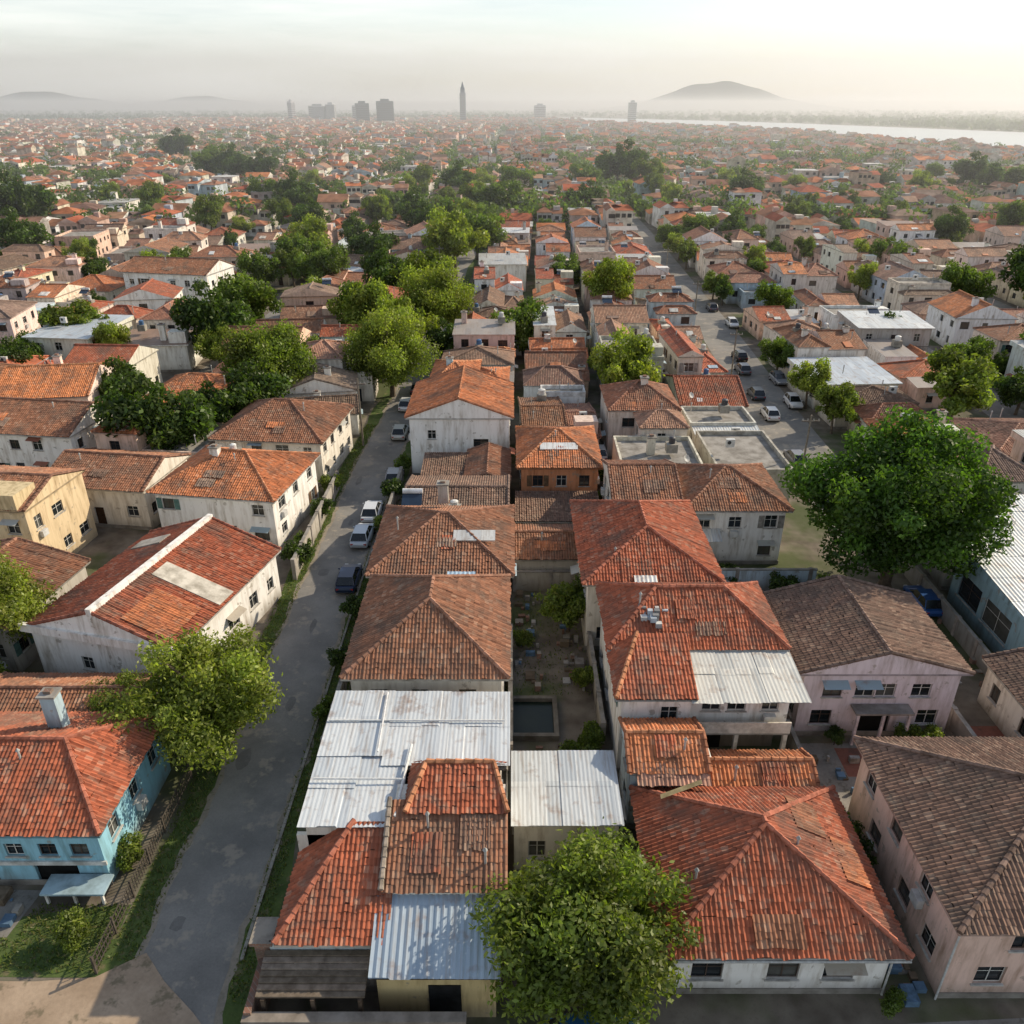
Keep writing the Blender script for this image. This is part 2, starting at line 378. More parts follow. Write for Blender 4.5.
def openings(L,z0,z1,door=False,dens=1.):
    ops=[]; st=max(1,int(round((z1-z0)/2.9)))
    sh=(z1-z0)/st
    n=int(L/2.6*dens)
    for s in range(st):
        zb=z0+s*sh
        for i in range(n):
            if random.random()<.18: continue
            c=L*(i+.5)/n+random.uniform(-.25,.25); w=random.choice([.55,.55,.7,.45]); h0=zb+sh*.33; h1=zb+sh*.33+random.choice([1.05,1.05,1.2])
            if c-w<.25 or c+w>L-.25 or h1>zb+sh-.15: continue
            if door and s==0 and i==n//2: ops.append((c-.5,c+.5,z0+.05,z0+2.1,'d')); continue
            ops.append((c-w,c+w,h0,h1,'w'))
    return ops
def block(mb,x0,x1,y0,y1,z0,z1,wc,det=True,dens=1.,front=None,left=None,right=None):
    C=[(x0,y0),(x1,y0),(x1,y1),(x0,y1)]; cust=[front,right,None,left]
    for i in range(4):
        a=C[i];b=C[(i+1)%4]; L=math.hypot(b[0]-a[0],b[1]-a[1])
        ops=cust[i] if cust[i] is not None else openings(L,z0,z1,i==0,dens)
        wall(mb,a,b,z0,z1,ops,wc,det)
    if det and z0==0:
        mb.box(x0-.06,x1+.06,y0-.06,y0,0,.35,'concrete',(.27,.25,.22))
def balcony(mb,x0,x1,y,z,col):
    mb.box(x0,x1,y-1.1,y-.01,z-.15,z,'concrete',(.4,.38,.34),True)
    mb.box(x0,x1,y-1.1,y-1.05,z+.82,z+.9,'frame',col,True)
    k=x0
    while k<x1: mb.box(k,k+.04,y-1.09,y-1.06,z,z+.82,'frame',col); k+=.2
def chimney(mb,x,y,z0,z1,col=(.45,.42,.38)):
    mb.box(x-.4,x+.4,y-.35,y+.35,z0,z1,'wall',col); mb.box(x-.5,x+.5,y-.45,y+.45,z1,z1+.12,'concrete',(.35,.33,.3)); mb.box(x-.2,x+.2,y-.17,y+.17,z1+.12,z1+.3,'brick',(.2,.1,.07))
def tank(mb,x,y,z,col=(.08,.16,.3),r=.5,h=1.0):
    mb.box(x-.55,x+.55,y-.55,y+.55,z-.9,z,'concrete',(.34,.32,.28))
    mb.tube([(x,y,z),(x,y,z+h*.85),(x,y,z+h)],[r,r,r*.45],'plastic',col,12)
def dish(mb,x,y,z):
    mb.tube([(x,y,z),(x,y,z+.9)],[.03,.03],'frame',(.4,.4,.4),5)
    R=.38; c=Vector((x,y-.1,z+1.)); d=Vector((.5,-.6,.5)).normalized(); a=d.orthogonal().normalized(); b=d.cross(a)
    for k in range(10):
        t0=2*math.pi*k/10;t1=2*math.pi*(k+1)/10
        mb.poly([tuple(c-d*.12),tuple(c+(a*math.cos(t0)+b*math.sin(t0))*R),tuple(c+(a*math.cos(t1)+b*math.sin(t1))*R)],'frame',(.5,.5,.48))
def vent(mb,x,y,z):
    mb.tube([(x,y,z-.3),(x,y,z+.7)],[.06,.06],'frame',(.45,.44,.42),7); mb.tube([(x,y,z+.7),(x,y,z+.85)],[.12,.02],'frame',(.4,.4,.38),7)
def aircon(mb,x,y,z):
    mb.box(x-.45,x+.45,y-.2,y+.2,z-.3,z+.55,'plastic',(.62,.62,.6)); mb.tube([(x-.12,y-.2,z+.22),(x-.12,y-.23,z+.22)],[.2,.2],'rubber',(.06,.06,.06),10)
def solar(mb,x,y,z):
    mb.poly([(x-.8,y-.6,z),(x+.8,y-.6,z),(x+.8,y+.6,z+.5),(x-.8,y+.6,z+.5)],'glass',(.02,.035,.06)); mb.tube([(x-.8,y+.7,z+.65),(x+.8,y+.7,z+.65)],[.22,.22],'plastic',(.7,.7,.7),10)
    for k in (-.7,.7): mb.tube([(x+k,y+.6,z-.5),(x+k,y+.6,z+.5)],[.03,.03],'frame',(.4,.4,.4),4)
def patch(mb,face,u0,u1,v0,v1,mat,col,lift=.17):
    a,b,d=face; A,U,V,n=slope_frame(a,b,d)
    P=lambda u,v,h: tuple(A+U*u+V*v+n*h)
    mb.poly([P(u0,v0,lift),P(u1,v0,lift),P(u1,v1,lift),P(u0,v1,lift)],mat,col,[(u0,v0),(u1,v0),(u1,v1),(u0,v1)])
    for q in (((u0,v0),(u1,v0)),((u1,v0),(u1,v1)),((u1,v1),(u0,v1)),((u0,v1),(u0,v0))):
        mb.poly([P(*q[0],.02),P(*q[1],.02),P(*q[1],lift),P(*q[0],lift)],mat,tuple(x*.8 for x in col))
def tpatch(mb,face,u0,u1,v0,v1,col):
    a,b,d=face; A,U,V,n=slope_frame(a,b,d); h=n*.05
    P=lambda u,v: tuple(A+U*u+V*v+h)
    slope(mb,P(u0,v0),P(u1,v0),P(u1,v1),P(u0,v1),col,True)

WW=(.84,.82,.78);W=(.75,.70,.61);GR=(.48,.45,.40);PK=(.74,.53,.44);LV=(.69,.60,.63);BL=(.28,.54,.66);YE=(.65,.49,.25)
RO=(.55,.205,.09);RR=(.40,.12,.062);RB=(.31,.145,.085);RD=(.21,.13,.095);RG=(.27,.19,.145)
HERO=[]
def house(name,x0,x1,y0,y1,h,kind,rise,wc,rc,yaw=0,mat='tile',geo=True,front=None,left=None,right=None,o=.45,fin=True,dens=1.,hf=.9,cl=2):
    cx,cy=(x0+x1)/2,(y0+y1)/2
    mb=MB(cx,cy,math.radians(yaw)); HERO.append((x0,x1,y0,y1))
    block(mb,x0,x1,y0,y1,0,h,wc,True,dens,front,left,right)
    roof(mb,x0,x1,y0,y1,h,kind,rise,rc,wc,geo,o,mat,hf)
    if mat=='tile' and kind in ('hipx','gabx') and cl:
        X0,X1,Y0,Y1=x0-o,x1+o,y0-o,y1+o; F=((X0,Y0,h),(X1,Y0,h),((X0+X1)/2,(Y0+Y1)/2,h+rise)); L=X1-X0; VL=math.hypot((Y1-Y0)/2,rise)
        for k in range(cl):
            u=L*random.uniform(.3,.6); v=VL*random.uniform(.1,.5); tpatch(mb,F,u,u+random.uniform(.8,2.2),v,v+random.uniform(.6,1.4),random.choice([RO,RD,RG,RR]))
        vent(mb,random.uniform(x0+1,x1-1),(y0+y1)/2-1.,h+rise*.75)
    if fin: mb.finish(name)
    return mb
def win(*us,z=1.0,h=1.15,w=1.3): return [(u-w/2,u+w/2,z,z+h,'w') for u in us]

# ---- A: foreground composite house
mb=MB(-5,26,0); HERO.append((-11,0,20,36))
block(mb,-9.7,-.5,22.6,28.9,0,3.9,W,True)
block(mb,-9.5,-.6,28.9,35.5,0,5.9,W,True)
mb.box(-9.7,-5.4,26.8,28.9,3.9,5.95,'wall',W)
slope(mb,(-10.2,22.1,3.9),(-5.3,22.1,3.9),(-5.3,26.8,6.05),(-7.4,26.8,6.05),RR,True)
slope(mb,(-10.2,26.8,3.9),(-10.2,22.1,3.9),(-7.4,26.8,6.05),(-7.4,26.8,6.05),RR,True)
cap(mb,(-10.2,22.1,3.95),(-7.4,26.8,6.1),RR,True)
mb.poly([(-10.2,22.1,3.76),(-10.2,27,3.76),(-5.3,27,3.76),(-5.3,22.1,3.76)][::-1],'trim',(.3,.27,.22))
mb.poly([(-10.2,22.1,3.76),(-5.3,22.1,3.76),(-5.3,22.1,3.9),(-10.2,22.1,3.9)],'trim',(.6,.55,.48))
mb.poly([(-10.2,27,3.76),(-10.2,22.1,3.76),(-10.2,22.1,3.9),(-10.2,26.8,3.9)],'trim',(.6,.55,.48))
mb.box(-10.2,-7.4,26.8,27.,3.76,5.2,'wall',W)
slope(mb,(-5.8,23.9,4.9),(-.2,23.9,4.9),(-.2,27.7,6.5),(-5.8,27.7,6.5),RB,True)
slope(mb,(-5.0,27.0,6.35),(-.2,27.0,6.35),(-.9,29.4,7.2),(-4.2,29.4,7.2),RR,True)
slope(mb,(-.2,30.2,6.3),(-5.0,30.2,6.3),(-4.2,29.4,7.2),(-.9,29.4,7.2),RR,True)
slope(mb,(-5.0,30.2,6.3),(-5.0,27.0,6.35),(-4.2,29.4,7.2),(-4.2,29.4,7.2),RR,True)
cap(mb,(-5,27,6.4),(-4.2,29.4,7.2),RO,True);cap(mb,(-.2,27,6.4),(-.9,29.4,7.2),RO,True);cap(mb,(-4.2,29.4,7.2),(-.9,29.4,7.2),RO,True)
cap(mb,(-5.8,23.9,5.),(-5.8,27.7,6.55),(.3,.25,.2),True)
mb.poly([(-5.78,23.9,3.9),(-5.78,23.9,4.88),(-5.78,27.7,6.48),(-5.78,27.7,3.9)],'wall',W)
mb.poly([(-.25,23.9,3.9),(-.25,30.2,3.9),(-.25,30.2,6.3),(-.25,27.7,6.4),(-.25,23.9,4.85)],'wall',W)
mb.box(-5.7,-.3,23.95,24.1,3.9,4.85,'wall',W)
mb.box(-5.6,-.3,27.75,28.9,3.9,6.3,'wall',W)
F=((-5.8,23.9,4.9),(-.2,23.9,4.9),(-5.8,27.7,6.5)); tpatch(mb,F,1.2,2.6,.8,2.6,RR); tpatch(mb,F,3.4,4.8,1.8,3.4,RD)
vent(mb,-1.2,25,5.6); vent(mb,-3.9,26.5,6.2)
corr_face(mb,(-6.0,20.9,3.5),(-.5,20.9,3.5),(-.5,24.1,4.75),(-6.0,24.1,4.75),(.36,.43,.50),True,.30,.05)
mb.box(-5.8,-.7,21.4,22.58,0,3.35,'wall',(.62,.48,.24))
mb.poly([(-6,20.9,3.42),(-6,24.1,4.65),(-.5,24.1,4.65),(-.5,20.9,3.42)],'wood',(.12,.09,.07))
mb.poly([(-5.8,22.58,3.35),(-5.8,21.4,3.35),(-5.8,21.4,3.58),(-5.8,24.0,4.6),(-5.8,24.0,3.35)],'wall',(.6,.45,.2))
mb.box(-3.6,-2.2,21.35,21.4,0.1,2.3,'wood',(.02,.02,.02))
mb.box(-9.9,-.2,30.2,35.8,5.9,6.0,'trim',(.6,.58,.52)); mb.box(-9.9,-5.4,26.6,30.2,5.9,6.0,'trim',(.6,.58,.52))
for (xa,xb,ya,yb,zz) in ((-10.,-7.7,26.5,31,6.06),(-7.75,-5.3,26.5,31,6.02),(-10.,-6.6,30.9,35.9,6.2),(-6.65,-3.4,30.3,35.9,6.16),(-3.45,-.1,30.3,35.9,6.12)):
    corr_face(mb,(xa,ya,zz),(xb,ya,zz),(xb,yb,zz+.1),(xa,yb,zz+.1),(.58,.61,.63),True,.22,.014)
for y,x0_,x1_ in ((29.2,-9.8,-5.4),(33.4,-9.9,-.4)):
    mb.tube([(x0_,y,6.36),(x1_,y,6.33)],[.05,.05],'frame',(.75,.75,.73),6)
mb.tube([(-5.5,26.9,6.3),(-5.2,31.5,6.42)],[.07,.07],'frame',(.75,.75,.73),6)
mb.tube([(-6.9,31,6.4),(-7.0,35.6,6.45)],[.05,.05],'frame',(.7,.7,.7),6)
mb.finish('tiled_roof_house')
mb=MB(-7,21)
mb.box(-11.3,-10.6,22.6,23.6,0,3.3,'brick',(.2,.1,.07)); mb.box(-11.45,-10.45,22.45,23.75,3.3,3.5,'brick',(.2,.1,.07))
mb.box(-11.2,-10.9,20.2,22.6,0,2.3,'brick',(.2,.1,.07)); mb.box(-10.9,-2,20.0,20.3,0,2.0,'brick',(.2,.1,.07))
mb.box(-11.25,-1.9,19.93,20.37,2.0,2.12,'concrete',(.3,.26,.22))
for i in range(7): mb.box(-10.8,-6.2,20.7+i*.26,20.93+i*.26,2.5+.07*i,2.6+.07*i,'wood',random.choice([(.27,.21,.16),(.2,.16,.12),(.32,.26,.21)]))
mb.box(-10.6,-6.2,22.55,22.62,2.9,3.5,'wall',(.5,.55,.55))
for x in (-10.5,-8.4,-6.4): mb.box(x-.08,x+.08,20.6,20.76,0,2.5,'wood',(.14,.1,.07))
mb.finish('brick_terrace_wall')

house('two_storey_house',-9.4,-.6,37.0,47.3,6.6,'hipy',2.6,W,RB,front=win(1.6,4.0,6.8,z=4.6,w=1.0,h=.9)+win(2,6,z=1.2))
mb=house('two_storey_house',-10,-.3,49.2,59.4,6.0,'hipx',2.2,W,RB,fin=False)
F=((-10.45,48.75,6),(.15,48.75,6),(-5,54.3,8.2)); patch(mb,F,6.1,9.2,3.2,4.2,'metal',(.72,.71,.67)); 
corr_face(mb,(-4.6,47.4,5.9),(-2.6,47.4,5.9),(-2.6,48.9,6.3),(-4.6,48.9,6.3),(.40,.55,.68),True); chimney(mb,-5.6,58.8,7,8.6); solar(mb,-8,57.5,7.6); mb.finish('two_storey_house')
mb=house('tiled_roof_house',-9.3,-.5,60.4,69,4.4,'gabx',1.1,GR,RD,fin=False); tank(mb,-4.9,60.9,5.5,(.65,.65,.62),.35,.6); mb.finish('tiled_roof_house')
house('shed',-8.6,-4.4,70.2,76.5,3.0,'shed',.7,GR,RD); house('shed',-4.2,-.6,70.2,77.5,3.6,'gaby',.8,W,RB)
house('white_gabled_house',-10.8,-.3,79.3,90.5,6.7,'gaby',2.1,WW,RO,front=win(2.3,z=4.3,w=.9,h=1)+win(7.5,z=3.4,w=1.6,h=.9))
mb=house('orange_house',.9,8.3,70.5,80.5,5.0,'hipx',1.8,(.56,.25,.13),RO,fin=False,front=win(1.6,3.9,6.1,z=2.9,w=1)+[(1,3,.1,1.9,'x'),(4,6.3,.1,1.9,'x')])
F=((.45,70.05,5),(8.75,70.05,5),(3,75.5,6.8)); patch(mb,F,2.3,6.,2.6,3.6,'metal',(.78,.77,.74)); mb.finish('orange_house')
house('shed',.3,5.4,57,62.5,2.7,'gabx',.9,GR,RB,o=.3)
house('shed',.5,8,64.2,69.3,2.4,'shed',.4,GR,RD,o=.2)
mb=MB(2.8,31); HERO.append((0,5.6,28,33.5)); block(mb,.1,5.4,28.8,33.2,0,3.8,W,True)
corr_face(mb,(-.05,28.4,3.95),(2.6,28.4,3.95),(2.6,33.4,4.15),(-.05,33.4,4.15),(.56,.58,.58),True,.22,.016)
corr_face(mb,(2.55,28.4,3.99),(5.6,28.4,3.99),(5.6,33.4,4.19),(2.55,33.4,4.19),(.50,.53,.55),True,.22,.016); mb.finish('metal_roof_annex')

# ---- R column
mb=house('white_bungalow',6.9,16.7,22.5,31.0,3.25,'hipy',2.9,WW,RR,fin=False,front=[(1.1,2.5,1.,2.15,'w'),(4.5,5.9,1.,2.15,'w'),(7.,8.4,1.,2.15,'w')],o=.55,hf=.85)
mb.tube([(6.3,21.9,3.1),(17.2,21.9,3.1)],[.06,.06],'frame',(.5,.5,.48),6); mb.tube([(16.76,22.4,3.1),(16.76,22.4,0)],[.05,.05],'frame',(.5,.5,.48),6)
F=((17.25,21.95,3.25),(17.25,31.55,3.25),(11.8,26.8,6.15)); tpatch(mb,F,3,5.5,.8,2.2,RO); tpatch(mb,F,5.2,7.2,2.5,4.2,RB)
F=((6.35,21.95,3.25),(17.25,21.95,3.25),(11.8,26.6,6.15)); tpatch(mb,F,4.2,6.4,.4,1.7,RB)
mb.poly([(7.6,29.7,4.45),(9.6,29.7,5.5),(9.6,30.0,5.5),(7.6,30.0,4.45)],'trim',(.65,.5,.25)); vent(mb,13.2,26,5.2); vent(mb,8.4,25,4.3)
mb.finish('white_bungalow')
mb=house('blue_cottage',6.4,10.3,31.8,35.3,4.4,'gabx',.9,(.55,.65,.70),RO,fin=False,front=win(1.3,z=3.1,w=1.1,h=.8)+win(2.9,z=3.1,w=1.1,h=.8),o=.35)
slope(mb,(6.6,30.9,4.1),(10.5,30.9,4.1),(10.5,32.,4.6),(6.6,32.,4.6),(.50,.28,.2),True); mb.finish('blue_cottage')
house('outbuilding',10.9,16.4,31.9,34.4,2.9,'gabx',.8,W,RO,o=.3)
mb=house('two_storey_house',6.3,16.6,40.3,47.0,6.2,'hipx',2.1,WW,RR,fin=False)
block(mb,6.3,10.3,36.0,40.3,0,5.9,WW,True,front=win(2.8,z=3.9,w=1.0)+win(2.4,z=1.1,w=1.3))
slope(mb,(5.9,35.6,5.9),(10.6,35.6,5.9),(10.6,40.0,7.3),(7.6,40.0,7.3),RR,True); slope(mb,(5.9,40.2,5.9),(5.9,35.6,5.9),(7.6,40.0,7.3),(7.6,40.0,7.3),RR,True)
cap(mb,(5.9,35.6,5.95),(7.6,40,7.35),RO,True)
mb.poly([(10.55,35.6,5.76),(10.55,40.,5.76),(10.55,40.,7.25),(10.55,35.6,5.9)],'wall',W); mb.poly([(5.9,40.2,5.76),(5.9,35.6,5.76),(10.6,35.6,5.76),(10.6,40.2,5.76)][::-1],'trim',W)
block(mb,10.3,16.4,37.0,40.3,2.9,5.7,WW,True,front=win(1.5,3.0,z=3.9,w=1.1)+win(5,z=3.9,w=1.0))
mb.box(10.3,16.4,36.2,37.0,2.75,2.9,'concrete',(.4,.38,.34)); mb.box(10.3,16.4,36.15,36.25,2.9,3.7,'trim',W)
for x in (10.6,13.3,16.2): mb.box(x-.12,x+.12,36.2,36.44,0,2.75,'trim',W)
mb.box(10.4,16.3,38.2,38.3,0,2.75,'wall',(.3,.25,.2)); mb.box(12,13,38.1,38.2,0,2.1,'wood',(.02,.02,.02))
for (xa,xb) in ((10.2,12.4),(12.35,14.7),(14.65,17.)): corr_face(mb,(xa,35.5,5.75),(xb,35.5,5.75),(xb,40.1,6.15),(xa,40.1,6.15),(.55,.545,.51),True,.24,.013)
for k in range(40):
    x=8.8+random.gauss(0,.45); y=42.2+random.gauss(0,.5); s=random.uniform(.06,.24); z=7+random.uniform(0,.5); mb.box(x-s,x+s,y-s*.7,y+s,z-.2,z+random.uniform(.1,.35),'plastic',random.choice([(.6,.6,.58),(.7,.7,.7),(.25,.25,.25),(.5,.55,.6)]),True)
mb.finish('two_storey_house')
mb=house('two_storey_house',5.4,14.6,48.2,60.5,5.9,'hipy',2.2,W,RR,fin=False)
F=((5.,47.8,5.9),(15.,47.8,5.9),(10,53,8.1)); tpatch(mb,F,3.6,5.,1.2,2.6,RD); vent(mb,7.5,50.5,6.6)
corr_face(mb,(8.6,47.4,6.1),(10.2,47.4,6.1),(10.2,48.3,6.35),(8.6,48.3,6.35),(.62,.64,.64),True); mb.finish('two_storey_house')
mb=house('two_storey_house',15.0,23.3,60.6,69.5,5.4,'hipx',1.9,WW,RB,fin=False); 
corr_face(mb,(15.2,59.2,3.0),(17.8,59.2,3.0),(17.8,60.6,3.5),(15.2,60.6,3.5),(.7,.7,.68),True); mb.finish('two_storey_house')
house('tiled_roof_house',8.8,14.4,61.4,70,5.6,'gabx',1.6,W,RB)
mb=house('lavender_house',18.0,27.6,39.2,47.6,5.0,'gaby',1.55,LV,RD,fin=False,front=win(1.9,3.9,5.2,7.4,z=3.1,w=1.2,h=1.)+win(1.5,8.2,z=.9,w=1.3)+[(3.8,5.9,.05,2.1,'x')],o=.6)
mb.box(21.2,24.8,38.2,39.15,2.45,2.58,'concrete',(.3,.27,.25)); [mb.box(x-.08,x+.08,38.25,38.41,0,2.45,'trim',LV) for x in (21.4,23.0,24.6)]; mb.finish('lavender_house')
mb=house('pink_house',19.2,31.2,22.3,33.0,5.0,'hipy',2.5,PK,RD,fin=False,left=win(1.5,4.6,7.8,z=3.2,w=1.1)+win(3,6.5,9,z=1,w=1.2),front=win(3,6.5,10,z=3.3,w=1.2)+win(2,9,z=1))
mb.tube([(19.1,22.2,4.9),(19.1,22.2,0)],[.05,.05],'frame',(.6,.6,.58),6); mb.finish('pink_house')
mb=house('warehouse',35.5,47,45,55,4.6,'shed',1.0,(.28,.42,.48),(.55,.58,.59),mat='metal',fin=False,left=[(1,4,1.2,3.2,'w'),(4.6,8,1.2,3.2,'w')]); mb.finish('warehouse')
house('warehouse',36,48,56,64,4.2,'shed',.8,GR,(.60,.62,.62),mat='metal',yaw=-4)
house('tiled_roof_house',31.5,41,33.5,42.5,3.4,'gaby',1.4,W,RD)

# ---- L column
mb=house('blue_house',-34,-20.7,28.2,36.2,4.0,'hipx',2.1,BL,RR,fin=False,front=win(2.2,4.6,8.9,10.6,12.2,z=2.1,w=.9,h=.85)+[(6.5,7.6,.1,2.1,'d'),(9.6,11.8,.05,1.5,'x')],right=win(1.5,4,6.5,z=2.0,w=1.0),hf=.75)
mb.box(-34.1,-20.6,28.1,28.2,1.5,1.75,'trim',(.65,.66,.64)); mb.box(-23.6,-20.4,26.9,28.1,.75,.87,'concrete',(.35,.48,.54)); [mb.box(x-.06,x+.06,27,27.12,0,.75,'trim',WW) for x in (-23.4,-22,-20.6)]
chimney(mb,-25.2,34.3,5,7.4,(.40,.52,.58)); mb.finish('blue_house')
mb=house('long_red_roof_house',-31.4,-20.4,43.5,57.0,4.3,'gaby',2.1,WW,RR,yaw=-14,fin=False)
mb.box(-26.1,-25.7,43.2,57.3,6.2,6.75,'wall',WW); mb.box(-31.9,-19.9,43.1,43.4,4.1,4.7,'wall',WW)
F=((-19.95,43.3,4.3),(-19.95,57.2,4.3),(-25.9,43.3,6.4)); patch(mb,F,5.4,7.2,.2,5.6,'trim',(.60,.56,.48)); tpatch(mb,F,.6,4.4,1,4.5,RO)
F=((-31.85,57.2,4.3),(-31.85,43.3,4.3),(-25.9,57.2,6.4)); patch(mb,F,2.,3.4,.8,3.8,'concrete',(.45,.42,.37)); mb.finish('long_red_roof_house')
mb=house('orange_roof_house',-31.5,-20.3,64,74,5.0,'hipx',2.2,WW,RO,yaw=-9,fin=False); chimney(mb,-27.5,68.5,6.3,7.7,WW); tank(mb,-26.2,69.5,7.2,(.7,.7,.68),.3,.55); mb.finish('orange_roof_house')
house('tiled_roof_house',-30.5,-19.2,77.2,88,5.0,'hipx',2.5,W,RB,yaw=-6)
mb=house('cream_building',-51,-39.2,58.5,66.5,6.6,'gabx',1.3,(.66,.52,.33),RB,yaw=-6,fin=False,o=.2); mb.box(-43.5,-39.6,58.3,61,6.6,8.0,'wall',(.62,.5,.3)); balcony(mb,-50,-44.5,58.5,3.3,(.2,.2,.19)); mb.finish('cream_building')
house('tiled_roof_house',-43.5,-33.5,67.5,75.5,4.2,'gabx',1.6,W,RB,yaw=-8)
house('two_storey_house',-58,-45,78,87,5.5,'gabx',2,WW,RB,yaw=-8)
house('tiled_roof_house',-43,-33,89,98,5.,'hipx',2,W,RO,yaw=-5)
house('tiled_roof_house',-45,-34.2,46,55,4,'gaby',1.5,GR,RB,yaw=-8)
house('tiled_roof_house',-47,-36,33,44,4,'gaby',1.5,GR,RB,yaw=-5)
house('white_long_building',-75,-57,158,168,7.,'gabx',2,WW,RB,yaw=-12)
house('tiled_roof_house',-32.8,-23,36.9,41.2,2.9,'gabx',1.0,GR,RB,yaw=0,cl=0)

# ------------------------------------------------------------ procedural streets
def ss(a,b,t):
    t=min(1,max(0,(t-a)/(b-a))); return t*t*(3-2*t)
def wob(y): return 3.2*ss(80,160,y)+ (5*math.sin((y-160)/130.) if y>160 else 0)
def wobl(y): return 1.8*ss(70,130,y)+(5*math.sin((y-160)/130.)*ss(160,260,y))
NB=[(-300,430),(800,425),(1250,395),(1500,312),(1880,180),(2300,100),(2700,100)]
def bank(y):
    for (a,b),(c,d) in zip(NB,NB[1:]):
        if a<=y<=c: return b+(d-b)*(y-a)/(c-a)
    return 100
ROOFS=[RO,RO,RR,RR,RB,RB,RB,RD,RG,(.40,.21,.13),(.31,.165,.11),(.42,.24,.16),(.30,.19,.14)]
WALLS=[WW,WW,WW,W,W,W,GR,PK,(.76,.63,.54),(.70,.62,.48),(.60,.56,.50),(.78,.72,.62),(.52,.63,.70),(.64,.71,.68),(.72,.52,.4)]
def jit(c,k=.14): 
    f=random.uniform(1-k,1+k); return tuple(min(.85,x*f*random.uniform(.95,1.05)) for x in c)
def overlap(x0,x1,y0,y1,m=.8):
    for a,b,c,d in HERO:
        if x0<b+m and x1>a-m and y0<d+m and y1>c-m: return True
    return False
cols=[(-10.9,-.5,'c'),(.7,9.5,'c'),(10.6,19.4,'c'),(20.,28.4,'c')]
for k in range(0,34):
    b=39.2+k*29.5; cols+= [(b,b+10.4,'r'),(b+11.2,b+21.8,'r')]
    b=-30.6-k*30.5; cols+= [(b,b+10.8,'l'),(b-12.2,b-1.0,'l')]
far=MB(0,0); farcount=0; near=0
def far_house(x0,x1,y0,y1,h,kind,rise,wc,rc,winds,yaw):
    cx,cy=(x0+x1)/2,(y0+y1)/2; c,s=math.cos(yaw),math.sin(yaw)
    wc=tuple(q*.92 for q in wc)
    def R(p): dx=p[0]-cx;dy=p[1]-cy; return (cx+dx*c-dy*s,cy+dx*s+dy*c,p[2])
    def pl(pts,m,col): far.poly([R(p) for p in pts],m,col)
    C=[(x0,y0),(x1,y0),(x1,y1),(x0,y1)]
    for i in (0,1,3):
        a=C[i];b=C[(i+1)%4]; pl([(*a,0),(*b,0),(*b,h),(*a,h)],'far',wc)
    if winds:
        n=3
        for zz in ([h-1.9] if h<4.5 else [h-1.9,h-4.6]):
            for i in range(n):
                if random.random()<.3: continue
                u=x0+(x1-x0)*(i+.5)/n
                pl([(u-.6,y0-.03,zz),(u+.6,y0-.03,zz),(u+.6,y0-.03,zz+1.1),(u-.6,y0-.03,zz+1.1)],'glass',(.03,.03,.035))
    o=.35; X0,X1,Y0,Y1=x0-o,x1+o,y0-o,y1+o; xm=(X0+X1)/2; ym=(Y0+Y1)/2; zr=h+rise
    a,b,cc,d=(X0,Y0,h),(X1,Y0,h),(X1,Y1,h),(X0,Y1,h)
    if kind=='flat': pl([a,b,cc,d],'far',rc)
    elif kind in('hipx','gabx'):
        i=(Y1-Y0)*.4 if kind=='hipx' else 0; R0=(X0+i,ym,zr);R1=(X1-i,ym,zr)
        m='far'; w=rc if i else wc
        pl([a,b,R1,R0],m,rc);pl([cc,d,R0,R1],m,rc);pl([d,a,R0],m,w);pl([b,cc,R1],m,w)
    else:
        i=(X1-X0)*.4 if kind=='hipy' else 0; R0=(xm,Y0+i,zr);R1=(xm,Y1-i,zr); w=rc if i else wc
        pl([b,cc,R1,R0],'far',rc);pl([d,a,R0,R1],'far',rc);pl([a,b,R0],'far',w);pl([cc,d,R1],'far',w)
    if random.random()<.35:
        u=random.uniform(x0+1,x1-1);v=random.uniform(y0+1,y1-1);s2=random.uniform(.4,1.2)
        for q in ([(u-s2,v-s2,h),(u+s2,v-s2,h),(u+s2,v-s2,zr+.6),(u-s2,v-s2,zr+.6)],[(u-s2,v-s2,zr+.6),(u+s2,v-s2,zr+.6),(u+s2,v+s2,zr+.6),(u-s2,v+s2,zr+.6)],[(u+s2,v-s2,h),(u+s2,v+s2,h),(u+s2,v+s2,zr+.6),(u+s2,v-s2,zr+.6)],[(u-s2,v+s2,h),(u-s2,v-s2,h),(u-s2,v-s2,zr+.6),(u-s2,v+s2,zr+.6)]): pl(q,'far',wc)
gaps=[]; yards=[]
YMAX=2300
